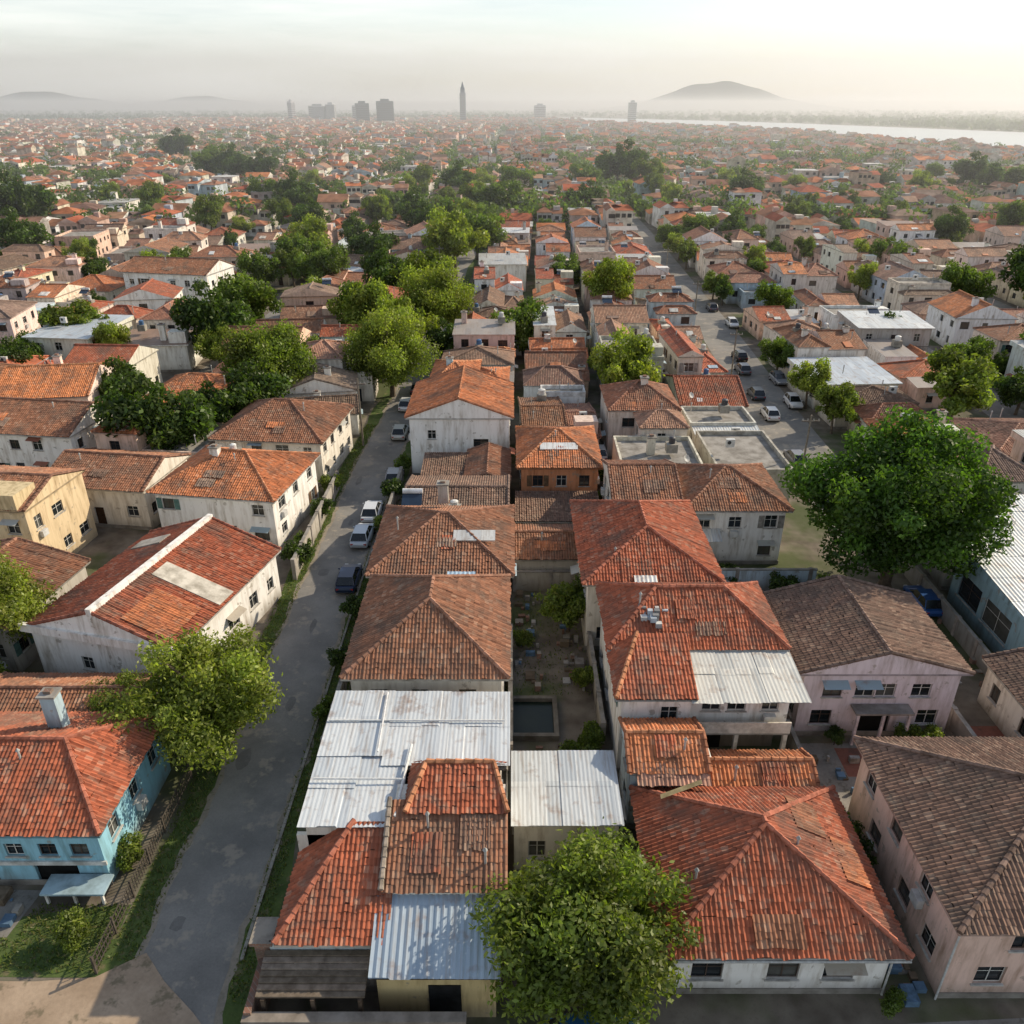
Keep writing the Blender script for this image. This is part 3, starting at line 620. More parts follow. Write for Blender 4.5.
for (a,b,side) in cols:
    y={'c':0}.get(side,22)+random.uniform(0,6)
    if side=='c': y={-10.9:91.5,.7:81.8,10.6:71.2,20.:71.8}[a]
    if abs(a-39.2)<.1: y=66
    nexts=y+random.uniform(60,110)
    ymx=YMAX if abs(a)<900 else 2000
    while y<ymx:
        dep=random.uniform(7.,13); 
        if y>700: dep*=1.2
        if y>nexts: nexts=y+random.uniform(70,130); y+=5.5
        m=(a+b)/2
        vis=abs(m)<.67*y+30
        if not vis: y+=dep; continue
        w=wobl(y+dep/2) if side=='l' else wob(y+dep/2)
        if side!='c' and y>300: w+=8*math.sin(y/210.+m*.01)+random.uniform(-1.5,1.5)
        x0=a+w+random.uniform(0,.9); x1=b+w-random.uniform(0,.9)
        if side!='c' : x0+=random.uniform(-.6,.8)
        if x1>bank(y+dep)-14: y+=dep; continue
        if overlap(x0,x1,y,y+dep): y+=2; continue
        if random.random()<(.04 if side=='c' else .10): gaps.append((m+w,y+dep/2)); y+=dep; continue
        if side!='c' and random.random()<(.26 if y>100 else .05): yards.append((random.choice([a-.4,b+.4])+w,y+random.uniform(0,dep)))
        kind=random.choices(['hipx','hipy','gabx','gaby','flat','shedm'],[3,2,3,2,.7,1.4])[0]
        rc=jit(random.choice(ROOFS)); wc=jit(random.choice(WALLS),.12)
        h=random.choice([3.2,3.2,3.6,4.2,5.4,5.8,6.3]); 
        if y>235 and random.random()<.03: h=random.uniform(8,10)
        yaw=random.gauss(0,.02 if side=='c' else (.10 if side=='l' else .05))
        if side!='c' and y>300: yaw+=random.gauss(0,.13)
        rise=random.uniform(1.3,2.2)
        if y<235:
            cx,cy=(x0+x1)/2,y+dep/2; mb=MB(cx,cy,yaw); geo=y<92
            if random.random()<.4 and kind!='flat':
                xs=x0+(x1-x0)*random.uniform(.38,.62)
                parts=[(x0,xs-.02,y,y+dep),(xs+.02,x1,y+random.uniform(0,1.5),y+dep-random.uniform(0,2))]
            elif random.random()<.45:
                ys=y+dep*random.uniform(.3,.55); parts=[(x0,x1,ys+.02,y+dep),(x0+random.uniform(0,3),x1,y,ys-.02)]
            else: parts=[(x0,x1,y,y+dep)]
            for pi,(p0,p1,q0,q1) in enumerate(parts):
                hh=h if pi==0 else max(2.8,h-random.choice([.4,1.2,2.4])); k2=kind if pi==0 else random.choice(['hipx','gabx','gaby','shedm','gabx','hipx','flat'])
                r2=rc if random.random()<.6 else jit(random.choice(ROOFS))
                block(mb,p0,p1,q0,q1,0,hh,wc,y<125,.9)
                if y<150 and hh>5 and random.random()<.3: balcony(mb,p0+.5,p1-.5,q0,2.9,random.choice([(.5,.5,.48),(.1,.1,.1)]))
                rs=min(rise,(min(p1-p0,q1-q0))*.26)
                ov=.35 if len(parts)==1 else .15
                if k2=='shedm': roof(mb,p0,p1,q0,q1,hh,'shed',.5,random.choice([(.66,.67,.66),(.6,.62,.62),(.45,.45,.43),(.34,.3,.27),(.5,.55,.6),(.3,.2,.15)]),wc,geo,ov,'metal')
                elif k2=='flat': roof(mb,p0,p1,q0,q1,hh,'flat',0,rc,wc,geo)
                else:
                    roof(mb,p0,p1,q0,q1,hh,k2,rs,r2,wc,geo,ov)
                    for _ in range(2):
                        if random.random()<.45 and k2 in('hipx','gabx'):
                            F=((p0-ov,q0-ov,hh),(p1+ov,q0-ov,hh),((p0+p1)/2,(q0+q1)/2,hh+rs)); L=p1-p0
                            u=L*random.uniform(.25,.55); v=random.uniform(.3,1.2); patch(mb,F,u,u+random.uniform(.6,1.9),v,min(v+random.uniform(.6,1.6),(q1-q0)*.42),random.choice(['metal','metal','tile']),random.choice([(.72,.72,.70),(.6,.58,.53),(.4,.5,.58),(.3,.2,.15),RO,RD]),.1)
                r=random.random()
                if r<.2: tank(mb,random.uniform(p0+1,p1-1),random.uniform(q0+1.5,q1-1.5),hh+rs*.8+.3,random.choice([(.65,.65,.62),(.07,.15,.3),(.06,.06,.07),(.6,.6,.58)]),random.uniform(.3,.45),.7)
                elif r<.30: solar(mb,random.uniform(p0+1.2,p1-1.2),random.uniform(q0+1.5,q1-1.5),hh+rs*.8+.4)
                elif r<.50: aircon(mb,random.uniform(p0+1,p1-1),(q0+q1)/2-.8,hh+rs*.8)
                if random.random()<.3: chimney(mb,random.uniform(p0+.8,p1-.8),random.uniform(q0+2,q1-1.2),hh,hh+rs+.5,wc)
                for _ in range(2):
                    if random.random()<.4: vent(mb,random.uniform(p0+.6,p1-.6),random.uniform(q0+1,q1-1),hh+rs*.7)
                if random.random()<.12: mb.box(x1-2.6,x1-.1,q0+.5,q0+2.6,hh,hh+random.uniform(1.2,1.8),'wall',wc); 
                if y<150 and random.random()<.2: dish(mb,random.uniform(p0+1,p1-1),q0+.5,hh+.2)
            mb.finish('tiled_roof_house'); near+=1
        else:
            k=kind if kind!='shedm' else 'flat'
            if k=='flat': rc=random.choice([(.5,.5,.48),(.38,.36,.33),(.66,.66,.65),(.6,.6,.58),(.42,.33,.27)])
            if y>450 and random.random()<.5: rise*=1.2
            if random.random()<.5 and y<800:
                xs=(x0+x1)/2+random.uniform(-1.5,1.5)
                far_house(x0,xs-.1,y,y+dep-random.uniform(0,2),h,k,rise*.7,wc,rc,y<520,yaw)
                far_house(xs+.1,x1,y+random.uniform(0,2),y+dep,max(3,h+random.uniform(-2,1)),random.choice(['hipx','gaby','gabx']),rise*.7,wc,jit(random.choice(ROOFS)),y<520,yaw)
            else: far_house(x0,x1,y,y+dep,h,k,rise,wc,rc,y<520,yaw)
            farcount+=1
        y+=dep+(random.uniform(.1,.6) if side=='c' else random.uniform(.3,2.5))
far.finish('distant_city_houses')
print('near',near,'far',farcount,time.time()-T0)

# ------------------------------------------------------------ ground and roads
def sheet(name,pts,z,mat):
    me=bpy.data.meshes.new(name); me.from_pydata([(x,y,z) for x,y in pts],[],[tuple(range(len(pts)))]); me.materials.append(mat)
    o=bpy.data.objects.new(name,me); return link(o)
sheet('ground',[(-14000,-600),(14000,-600),(14000,16000),(-14000,16000)],0,GROUND)
def ribbon(name,fx,w,ys,z,mat):
    vs=[];fs=[]
    for i,y in enumerate(ys):
        x=fx(y); ww=w(y) if callable(w) else w
        vs+=[(x-ww/2,y,z),(x+ww/2,y,z)]
        if i: b=2*i; fs.append((b-2,b-1,b+1,b))
    me=bpy.data.meshes.new(name); me.from_pydata(vs,[],fs); me.materials.append(mat); return link(bpy.data.objects.new(name,me))
YS=list(range(-10,120,3))+list(range(120,1200,12))
YF=[-10+i*.7 for i in range(180)]
ribbon('grass_verge',lambda y:-15.4+wobl(y),lambda y:7.4+.5*math.sin(y*.33)+.3*math.sin(y*.9),[y for y in YS if y<300],.004,GRASS)
ribbon('dusty_road_edge',lambda y:-15.3+wobl(y)+.12*math.sin(y*.21),lambda y:5.1+.25*math.sin(y*.7)+.2*math.sin(y*1.9)+.12*math.sin(y*4.3),YF,.008,DUST)
ribbon('road',lambda y:-15.3+wobl(y)+.12*math.sin(y*.21)+.05*math.sin(y*3.1),lambda y:4.4+.18*math.sin(y*.7)+.12*math.sin(y*1.9)+.1*math.sin(y*5.1),YF+[y for y in YS if y>116],.014,ASPH)
mb_=random.Random(4)
for i in range(10):
    y=27+i*8.5+mb_.uniform(-2,2); x=-15.3+wobl(y)+mb_.uniform(-1.5,1.5); a=mb_.uniform(.2,.6); b=mb_.uniform(.3,1.3)
    pts=[(x+a*math.cos(t)*mb_.uniform(.8,1.15),y+b*math.sin(t)*mb_.uniform(.8,1.15)) for t in [k*math.pi/5 for k in range(10)]]
    sheet('asphalt_repair',pts,.018+.0005*i,PATCHM)
for k in range(0,12):
    xr=(33.8 if k==0 else 34.7)+29.5*k; ribbon('road',lambda y:xr+wob(y),6.8 if k==0 else 5.6,[y for y in YS if (62 if k==0 else 25)<y<(1200 if k==0 else 310)],.010,ASPH)
    xl=-46.6-30.5*k; ribbon('road',lambda y:xl+wobl(y),4.6,[y for y in YS if 25<y<310],.010,ASPH)
sheet('dirt_path',[(-40,10),(-12.8,10),(-13,20.5),(-14.2,21.6),(-16,23),(-17.4,24.4),(-19.3,23.2),(-22,23.0),(-40,23.2)],.030,DIRT)
sheet('grass_lawn',[(-34,23.4),(-22,23.2),(-19.2,23.2),(-19.2,27.0),(-21.5,26.8),(-25,26.2),(-34,26)],.007,GRASS)
sheet('concrete_pavement',[(-34,25.2),(-24.5,25.2),(-24.1,27.8),(-34,28.0)],.016,CONC)
sheet('dirt_yard',[(.0,34),(6,34),(6,56),(0,56)],.006,GROUND)
sheet('concrete_pavement',[(16.9,31.5),(30,33.4),(30,38.6),(17,38.4)],.006,CONC)
sheet('red_paving',[(20.2,35.6),(24.8,35.6),(24.8,38.),(20.2,38.)],.012,REDP)
sheet('red_paving',[(28.6,35.0),(33,35.5),(33,40),(28.6,40)],.012,REDP)
sheet('concrete_pavement',[(-11,14),(32,14),(32,21.8),(-11,19.8)],.006,CONC)
mb=MB(1.4,40.5)
for a in ((-.2,3,38.6,38.9),(-.2,3,42.2,42.5),(-.2,.1,38.9,42.2),(2.7,3,38.9,42.2)): mb.box(*a,0,.45,'concrete',(.2,.18,.15))
mb.finish('pond_rim'); sheet('pond_water',[(.1,38.9),(2.7,38.9),(2.7,42.2),(.1,42.2)],.15,POOL)
sheet('river_water',[(430,-200),(425,800),(395,1250),(312,1500),(180,1880),(100,2300),(100,2700),(187,2720),(457,2260),(600,1900),(740,1255),(900,700),(1000,-200)],.25,WATER)
mb=MB(-12.9,50)
for i in range(60):
    y=24+i*1.0; x=-12.75+wobl(y)
    mb.box(x-.08,x+.08,y+.02,y+.98,0,.12,'concrete',(.33,.31,.27))
mb.finish('kerb')

def fence(name,p,q,h=1.3,col=(.12,.1,.085)):
    p=Vector(p);q=Vector(q); L=(q-p).length; n=int(L/1.8); mb=MB(p.x,p.y); d=(q-p)/L
    for i in range(n+1):
        a=p+d*L*i/n; mb.box(a.x-.05,a.x+.05,a.y-.05,a.y+.05,0,h+.1,'wood',col)
    for z in (.25,h*.6,h-.05): 
        mb.tube([(p.x,p.y,z),(q.x,q.y,z)],[.03,.03],'wood',col,4)
    m=int(L/.22)
    for i in range(m):
        a=p+d*(i+.5)*L/m; mb.box(a.x-.02,a.x+.02,a.y-.015,a.y+.015,.1,h-.02+random.uniform(-.04,.06),'wood',col)
    return mb.finish(name)
def gwall(p,q,h=1.9,col=(.44,.41,.36),name='boundary_wall'):
    p=Vector((*p,0));q=Vector((*q,0)); L=(q-p).length; mb=MB(p.x,p.y,math.atan2(q.y-p.y,q.x-p.x)); x,y=p.x,p.y
    mb.box(x,x+L,y-.09,y+.09,0,h,'wall',col); mb.box(x-.05,x+L+.05,y-.14,y+.14,h,h+.08,'concrete',(.33,.31,.28))
    k=0
    while k<L: mb.box(x+k-.15,x+k+.15,y-.16,y+.16,0,h+.14,'concrete',(.36,.33,.3)); k+=3.
    mb.finish(name)
fence('picket_fence',(-19.3,23.4,0),(-19.2,35.5,0),1.1,(.1,.085,.07))
gwall((-19.2,37),(-18.6,42)); gwall((-18.4,58),(-18.2,76)); gwall((5.7,38.5),(5.6,56.5),1.6); gwall((-.1,36.2),(-.1,48.5),2.0,(.45,.43,.39))
gwall((15.5,56.3),(25,56.3),2.0,(.55,.66,.74)); gwall((17.3,33.2),(17.3,38.8),1.5); gwall((28.4,34),(28.4,47),1.4,(.28,.25,.23)); gwall((.2,56.3),(5.4,56.3),1.8)
gwall((-12,60),(-11.8,78),1.5); gwall((5.9,22.3),(5.9,28),1.7); gwall((-11.6,37.5),(-11.5,58),1.2,(.38,.35,.31)); gwall((33.5,44),(33.8,62),1.6,(.28,.28,.27))
fence('metal_fence',(28.8,36,0),(28.9,33.3,0),1.4,(.1,.09,.08))

def rubble(x0,x1,y0,y1,n,skip=None):
    mb=MB((x0+x1)/2,(y0+y1)/2)
    for i in range(n):
        x=random.uniform(x0,x1); y=random.uniform(y0,y1)
        if skip and skip(x,y): continue
        s=random.uniform(.06,.35)*random.choice([.5,1]); t=s*random.uniform(.4,1.4); mb.box(x-s,x+s,y-t,y+t,0,random.uniform(.05,.5),random.choice(['wood','concrete','brick','metal']),random.choice([(.17,.13,.09),(.30,.28,.25),(.24,.14,.1),(.36,.34,.32),(.12,.2,.3)]))
    mb.finish('yard_rubble')
rubble(.4,5.2,43.5,55.8,120,lambda x,y:abs(x-2.8)<.7)
rubble(17.3,18.6,20.5,32,40); rubble(17.6,28,34,37.8,26); rubble(.3,5.3,34,38.2,30); rubble(-34,-24.6,25.4,27.8,26); rubble(29,35,44,56,40); rubble(-1.5,5.5,15.5,21.5,30)

# ------------------------------------------------------------ trees
def tree_mesh(name,seed,R,H,nleaf,ls,base,flat=.78,nl=30,feather=.03,trunk=True,spread=.42,lr0=.18,lr1=.2,wav=.12):
    r=np.random.default_rng(seed); rnd=random.Random(seed)
    d=r.normal(size=(nl,3)); d/=np.linalg.norm(d,axis=1)[:,None]; d[:,2]=d[:,2]*.9+.12
    cz=H-R*flat
    az=np.arctan2(d[:,1],d[:,0]); reach=1+wav*np.sin(az*2+r.random()*6)+.09*np.sin(az*5+r.random()*6)
    rad=R*(.28+spread*r.random(nl)**.7)*reach
    cen=d*rad[:,None]*np.array([1,1,flat]); cen[:,2]+=cz
    lr=R*(lr0+lr1*r.random(nl)**1.6); lb=.55+.85*r.random(nl); ly=r.random(nl)
    w=lr**2; li=r.choice(nl,nleaf,p=w/w.sum())
    dd=r.normal(size=(nleaf,3)); dd/=np.linalg.norm(dd,axis=1)[:,None]; dd[:,2]+=.18
    p=cen[li]+dd*(lr[li]*(.4+.7*r.random(nleaf)**.5))[:,None]*np.array([1,1,.82])+r.normal(size=(nleaf,3))*R*feather
    nn=dd*.7+r.normal(size=(nleaf,3))*.6; nn/=np.linalg.norm(nn,axis=1)[:,None]
    t1=np.cross(nn,r.normal(size=(nleaf,3))); t1/=np.linalg.norm(t1,axis=1)[:,None]; t2=np.cross(nn,t1)
    s=ls*(.6+.8*r.random(nleaf))[:,None]
    V=np.stack([p-t1*s,p-t2*s*.5,p+t1*s,p+t2*s*.5],1).reshape(-1,3)
    F=np.arange(nleaf*4).reshape(-1,4)
    c=np.array(base)[None,:]*lb[li][:,None]*(.6+.8*r.random(nleaf))[:,None]
    c[:,0]*=1+.22*ly[li]*r.random(nleaf)
    mb=MB(0,0)
    if trunk:
        tx=rnd.uniform(-.4,.4)
        P=[(0,0,-.1),(0,0,.3),(tx*.4,0,cz*.4),(tx,tx*.5,cz*.75),(tx,tx,cz)]; k=R*.05
        mb.tube(P,[k*1.6,k*1.15,k,k*.85,k*.5],'bark',(.15,.12,.09),8)
        for q in rnd.sample(range(nl),min(14,nl)):
            e=cen[q]; st=(tx*.8,tx*.4,cz*rnd.uniform(.5,.85)); md=((st[0]+e[0])/2,(st[1]+e[1])/2,(st[2]+e[2])/2+.2*R*.3)
            mb.tube([st,md,tuple(e)],[k*.55,k*.35,k*.12],'bark',(.15,.12,.09),6)
    else: mb.tube([(0,0,0),(0,0,H*.6)],[.04*R,.02*R],'bark',(.1,.08,.06),5)
    b=len(mb.V); mb.V.extend(V.tolist()); mb.F.extend((F+b).tolist()); mb.M.extend([IDX['leaf']]*nleaf); mb.C.extend(c.tolist()); mb.UV.extend([(0.,0.)]*(nleaf*4))
    o=mb.finish(name); me=o.data; bpy.data.objects.remove(o); return me
YG=(.180,.220,.043); G1=(.10,.145,.031); G2=(.062,.10,.024); G3=(.145,.190,.038)
tm_y1=tree_mesh('tree_leaf_a',1,5,9,32000,.135,YG,.85,95,.05,spread=.56,lr0=.09,lr1=.2,wav=.08)
tm_y2=tree_mesh('tree_leaf_b',5,5,8.6,38000,.14,G3,.85,115,.042,spread=.55,lr0=.09,lr1=.19,wav=.05)
tm_big=tree_mesh('tree_leaf_c',3,9,15.5,64000,.20,(.066,.128,.021),.82,135,.018,spread=.56,lr0=.10,lr1=.16,wav=.05)
mid=[tree_mesh('tree_leaf_m%d'%i,20+i,5,8.5+i*.3,8500,.26,[G1,G2,G3,YG,G1][i],.8,44,.035,spread=.54,lr0=.10,lr1=.22) for i in range(5)]
bush=[tree_mesh('shrub_leaf%d'%i,40+i,1.2,1.9,2600,.09,[G1,G3,G2][i],.8,14,.05,False) for i in range(3)]
def put(me,name,x,y,s=1,z=0,sz=None,rz=None):
    o=bpy.data.objects.new(name,me); o.location=(x,y,z); o.rotation_euler=(0,0,random.uniform(0,6.28) if rz is None else rz); o.scale=(s,s,sz or s); return link(o)
put(tm_y2,'broadleaf_tree',3.4,23.2,1.0,0,.84)
put(tm_y1,'broadleaf_tree',-18.3,37.6,.98); put(tm_y2,'broadleaf_tree',-24.2,38.8,.55,0,.55)
put(tm_big,'broadleaf_tree',31.2,57.0,.98)
put(tm_y1,'broadleaf_tree',-36.6,46.5,.85,0,1.0)
put(tm_y1,'broadleaf_tree',-16.5,106,1.3,0,1.4); put(tm_y1,'broadleaf_tree',-12.8,135,1.35,0,1.5); put(mid[3],'broadleaf_tree',-13,190,1.5,0,1.6)
put(tm_y2,'broadleaf_tree',-30.5,100,1.35,0,1.4); put(mid[1],'broadleaf_tree',-37.3,81,1.2); put(mid[1],'broadleaf_tree',-32.,89.5,1.05)
put(mid[0],'broadleaf_tree',1.5,127,1.05); put(mid[3],'broadleaf_tree',18.,152,1.05,0,1.2); put(mid[2],'broadleaf_tree',39.2,92,.6,0,.7); put(mid[3],'broadleaf_tree',39,101,.6,0,.7)
put(mid[1],'broadleaf_tree',77,108,1.3); put(mid[1],'broadleaf_tree',-49,96,.95); put(mid[0],'broadleaf_tree',-25,135,1.2,0,1.3)
put(mid[2],'broadleaf_tree',-17,155,1.2,0,1.3); put(mid[0],'broadleaf_tree',-9,215,1.5,0,1.6)
for x,y,s,k in ((-68,124,1.0,2),(-70,111,.8,1),(-120,205,1.5,1),(-150,262,2.0,1),(-40,175,1.2,0),(-33,195,1.3,1),(-46,190,1.,0),(100,155,1.6,1),(14,108,.7,3),(12,178,.9,0),(49,400,2.4,1),(33,385,1.6,0),(60,380,1.7,2),(-22,230,1.4,1),(-15,250,1.5,0),(-30,262,1.5,1),(-5,290,1.7,0),(25,300,1.4,1),(-60,250,1.4,1),(-75,300,1.7,1),(-90,310,1.6,0),(120,230,1.3,1),(150,250,1.5,0),(195,262,2.,2),(185,250,1.5,1),(90,330,1.6,1),(200,370,2.0,1),(215,365,1.8,0),(-140,440,2.,1),(-155,450,2.2,0),(-125,430,1.8,1),(-230,600,2.4,1),(-20,340,1.8,1),(2,360,1.7,0),(130,130,.9,1),(88,190,1.1,0),(60,125,.8,1)):
    put(mid[k],'broadleaf_tree',x,y,s)
for x,y,s in ((4.3,50.5,.5),(-45,40,.5)): put(mid[2],'small_tree',x,y,s)
for x,y,s in ((-21,24.9,.9),(-20.2,29.4,.9),(4.6,37.3,1.1),(5.2,38.3,.9),(3.4,36.6,.9),(20.3,38.3,.75),(24.9,38.2,.9),(26.4,38.3,.7),(16.9,21.8,.6),(17.9,29,1.1),(17.8,31,1.2),(17.6,33,.8),(-12.3,52,1.2),(-12.2,46,1.0),(-12.,41,.9),(-18.9,45,1.2),(-18.6,60,1.4),(-18.8,63,1.0),(-18.4,69,1.3),(-18.7,75,1.2),(15.8,56.8,1.),(18,57,1.2),(5.0,44,.9),(.8,48.5,.8),(-12,66,1.0),(-12,73,1.4),(-11.8,80,1.2),(25,54,1.6),(22,55,1.3),(4.8,54,1.1),(-35,42.5,1.6),(-33.5,40,1.2),(9.2,77,1.2),(9.4,72,1.)):
    put(random.choice(bush),'shrub',x,y,s)
for x,y in gaps:
    if y<420:
        s=random.uniform(.6,1.2); put(random.choice(mid),'broadleaf_tree',x+random.uniform(-2,2),y,s,0,s*random.uniform(.95,1.2))
for x,y in yards:
    if y<420:
        s=random.uniform(.35,.75); put(random.choice(mid),'small_tree',x,y,s,0,s*1.25)
y=100
while y<420:
    for off in (-18.5,-11.8,-45,-49,-76):
        if random.random()<.26: s=random.uniform(.6,1.25); put(random.choice(mid),'broadleaf_tree',off+wobl(y)+random.uniform(-1,1),y+random.uniform(-4,4),s,0,s*1.15)
    for off in (38.,61,65,92):
        if random.random()<.2: s=random.uniform(.5,.9); put(random.choice(mid),'broadleaf_tree',off+wob(y),y+random.uniform(-4,4),s)
    y+=11
def clumps(name,pts,per,ls,bc=(.08,.115,.03)):
    n=len(pts); P=np.array(pts); 
    nl=4; cen=np.repeat(P[:,:3],nl,0)+rng.normal(size=(n*nl,3))*np.repeat(P[:,3],nl)[:,None]*np.array([.5,.5,.18]); R=np.repeat(P[:,3],nl)*.55
    k=per//nl; c=np.repeat(cen,k,0); Rk=np.repeat(R,k); m=len(c)
    d=rng.normal(size=(m,3)); d/=np.linalg.norm(d,axis=1)[:,None]
    p=c+d*(Rk*(.6+.45*rng.random(m)))[:,None]*np.array([1,1,.8])
    nn=d+rng.normal(size=(m,3))*.5; nn/=np.linalg.norm(nn,axis=1)[:,None]
    t1=np.cross(nn,rng.normal(size=(m,3))); t1/=np.linalg.norm(t1,axis=1)[:,None]; t2=np.cross(nn,t1); s=(Rk*ls*(.6+.8*rng.random(m)))[:,None]
    V=np.stack([p-t1*s,p-t2*s*.6,p+t1*s,p+t2*s*.6],1).reshape(-1,3)
    br=np.repeat(.6+.8*rng.random(n),nl*k)*(.7+.6*rng.random(m))
    C=np.array(bc)[None,:]*br[:,None]
    mb=MB(0,0); mb.V=V.tolist(); mb.F=np.arange(m*4).reshape(-1,4).tolist(); mb.M=[IDX['leaf']]*m; mb.C=C.tolist(); mb.UV=[(0.,0.)]*(m*4)
    mb.finish(name)
pts=[]
for x,y in gaps:
    if y>=420 and random.random()<.85:
        r=random.uniform(3.,6.5); pts.append((x+random.uniform(-4,4),y,r*.8,r))
for x,y in yards:
    if y>=420:
        r=random.uniform(2.2,4.5); pts.append((x,y,r*1.0,r))
for i in range(1500):
    y=260+1900*random.random()**1.1; x=random.uniform(-.66,.66)*y
    if x>bank(y)-25: continue
    for k in range(random.choice([1,1,2,4,6])):
        r=random.uniform(2.5,6.5); pts.append((x+random.gauss(0,10),y+random.gauss(0,6),r*.8,r))
for i in range(30):
    gy=random.uniform(400,1100); gx=random.uniform(-.6,.4)*gy
    if gx>bank(gy)-60: continue
    for k in range(14):
        r=random.uniform(4,7.5); pts.append((gx+random.gauss(0,22),gy+random.gauss(0,9),r*.9,r))
clumps('distant_trees',pts,100,.24)
pts=[]
for i in range(2600):
    y=random.uniform(900,5200)
    if y<1255: lo=740+(1255-y)*.29
    elif y<1900: lo=740-(y-1255)*.217
    elif y<2720: lo=600-(y-1900)*.5
    else: lo=-2500
    if y>=2720: x=random.uniform(-.68*y,.7*y)
    else: x=random.uniform(lo+25,max(lo+300,.7*y))
    r=random.uniform(7,13); pts.append((x,y,r*.45,r))
for i in range(600):
    y=random.uniform(2250,2800); x=random.uniform(-.7*y,60); r=random.uniform(6,12); pts.append((x,y,r*.5,r))
clumps('far_shore_trees',pts,28,.45,(.05,.072,.032))

def tufts(name,regs):
    mb=MB(0,0); V=[];C=[]
    for (fx0,fx1,y0,y1,k) in regs:
        for i in range(k):
            y=random.uniform(y0,y1); x=random.uniform(fx0,fx1)+wobl(y)
            h=random.uniform(.05,.2); a=random.uniform(0,6.28); w=random.uniform(.02,.05); lx,ly=random.uniform(-.12,.12),random.uniform(-.12,.12)
            cx,sx=math.cos(a)*w,math.sin(a)*w
            V+=[(x-cx,y-sx,0),(x+cx,y+sx,0),(x+lx+cx*.3,y+ly+sx*.3,h),(x+lx-cx*.3,y+ly-sx*.3,h)]
            f=random.uniform(.7,1.5); c=random.choice([(.08,.12,.03),(.11,.14,.035),(.15,.14,.06)]); C.append(tuple(q*f for q in c))
    mb.V=V; m=len(V)//4; mb.F=[(4*i,4*i+1,4*i+2,4*i+3) for i in range(m)]; mb.M=[IDX['leaf']]*m; mb.C=C; mb.UV=[(0.,0.)]*(4*m); mb.finish(name)
tufts('grass_tufts',[(-19.1,-17.7,24,95,8000),(-12.95,-12.0,22,80,5000),(-33,-19.3,23.4,25.2,2000),(-24,-19.3,25.2,27,1000),(0.2,5.5,43,55.5,1200),(-11.6,-10.6,37,78,2000)])

# ------------------------------------------------------------ cars
def car(name,x,y,rot,col):
    mb=MB(0,0)
    st=[(-2.1,.62,.45,.62),(-2.0,.78,.30,.82),(-1.3,.86,.24,.92),(-.4,.88,.22,.94),(.6,.88,.22,.94),(1.2,.87,.24,.88),(1.85,.80,.30,.76),(2.1,.62,.42,.60)]
    def ring(s): X,w,zb,zt=s; return [(X,-w*.92,zb),(X,w*.92,zb),(X,w,zb+.15),(X,w,zt-.12),(X,w*.9,zt),(X,-w*.9,zt),(X,-w,zt-.12),(X,-w,zb+.15)]
    R=[ring(s) for s in st]
    for i in range(len(R)-1):
        for k in range(8): mb.poly([R[i][k],R[i+1][k],R[i+1][(k+1)%8],R[i][(k+1)%8]],'paint',col)
    mb.poly(R[0][::-1],'paint',col); mb.poly(R[-1],'paint',col)
    zb=.915; zt=1.43
    lo=[(-1.8,-.76,zb),(1.05,-.76,zb),(1.05,.76,zb),(-1.8,.76,zb)]; hi=[(-1.35,-.6,zt),(.25,-.6,zt),(.25,.6,zt),(-1.35,.6,zt)]
    for i in range(4):
        j=(i+1)%4; mb.poly([lo[i],lo[j],hi[j],hi[i]],'glass',(.015,.018,.02))
    mb.poly([(-1.37,-.6,zt+.004),(.27,-.6,zt+.004),(.27,.6,zt+.004),(-1.37,.6,zt+.004)],'paint',col)
    for i in range(4): mb.tube([lo[i],hi[i]],[.04,.04],'paint',col,5)
    for sgn in (-1,1): mb.tube([(-.5,sgn*.765,zb),(-.5,sgn*.61,zt)],[.035,.035],'paint',col,5); mb.tube([(.75,sgn*.86,.95),(.75,sgn*1.0,.98)],[.07,.07],'paint',col,6)
    for X in (-1.3,1.3):
        for sgn in (-1,1):
            mb.tube([(X,sgn*.70,.31),(X,sgn*.90,.31)],[.31,.31],'rubber',(.02,.02,.02),14); mb.tube([(X,sgn*.90,.31),(X,sgn*.915,.31)],[.19,.17],'frame',(.4,.4,.42),10)
    for sgn in (-1,1):
        mb.box(1.98,2.08,sgn*.55-.14,sgn*.55+.14,.56,.68,'frame',(.8,.8,.75)); mb.box(-2.09,-2.0,sgn*.58-.12,sgn*.58+.12,.58,.72,'frame',(.35,.02,.02))
    o=mb.finish(name); o.location=(x,y,.016); o.rotation_euler=(0,0,rot+random.uniform(-.04,.04)); return o
H=math.pi/2
for x,y,r,c in ((-13.7,69.8,H,(.6,.62,.64)),(-13.8,64.9,H,(.45,.5,.55)),(-13.7,57.4,H,(.02,.035,.08)),(-12.6,78,H,(.3,.3,.32)),(33.2,97.5,H,(.6,.6,.6)),(33.6,105.5,H,(.05,.06,.08)),(37.6,102,-H,(.6,.6,.6)),(36.0,124,H,(.03,.03,.035)),(34.7,117,H,(.12,.13,.15)),(38.6,112,-H,(.25,.26,.28)),(9.9,84.5,H,(.7,.7,.68)),(3.4,20.2,.1,(.03,.12,.25)),(-9.6,18.9,.0,(.04,.14,.3)),(33.0,54,H,(.03,.1,.3)),(40,145,-H,(.6,.6,.6)),(39.2,158,H,(.1,.1,.12)),(31.9,83,H,(.2,.2,.22)),(-14.,101,H,(.6,.6,.6)),(-13.2,108,H,(.1,.1,.12)),(-13.6,91,H,(.5,.5,.48))):
    car('parked_car',x,y,r,c)
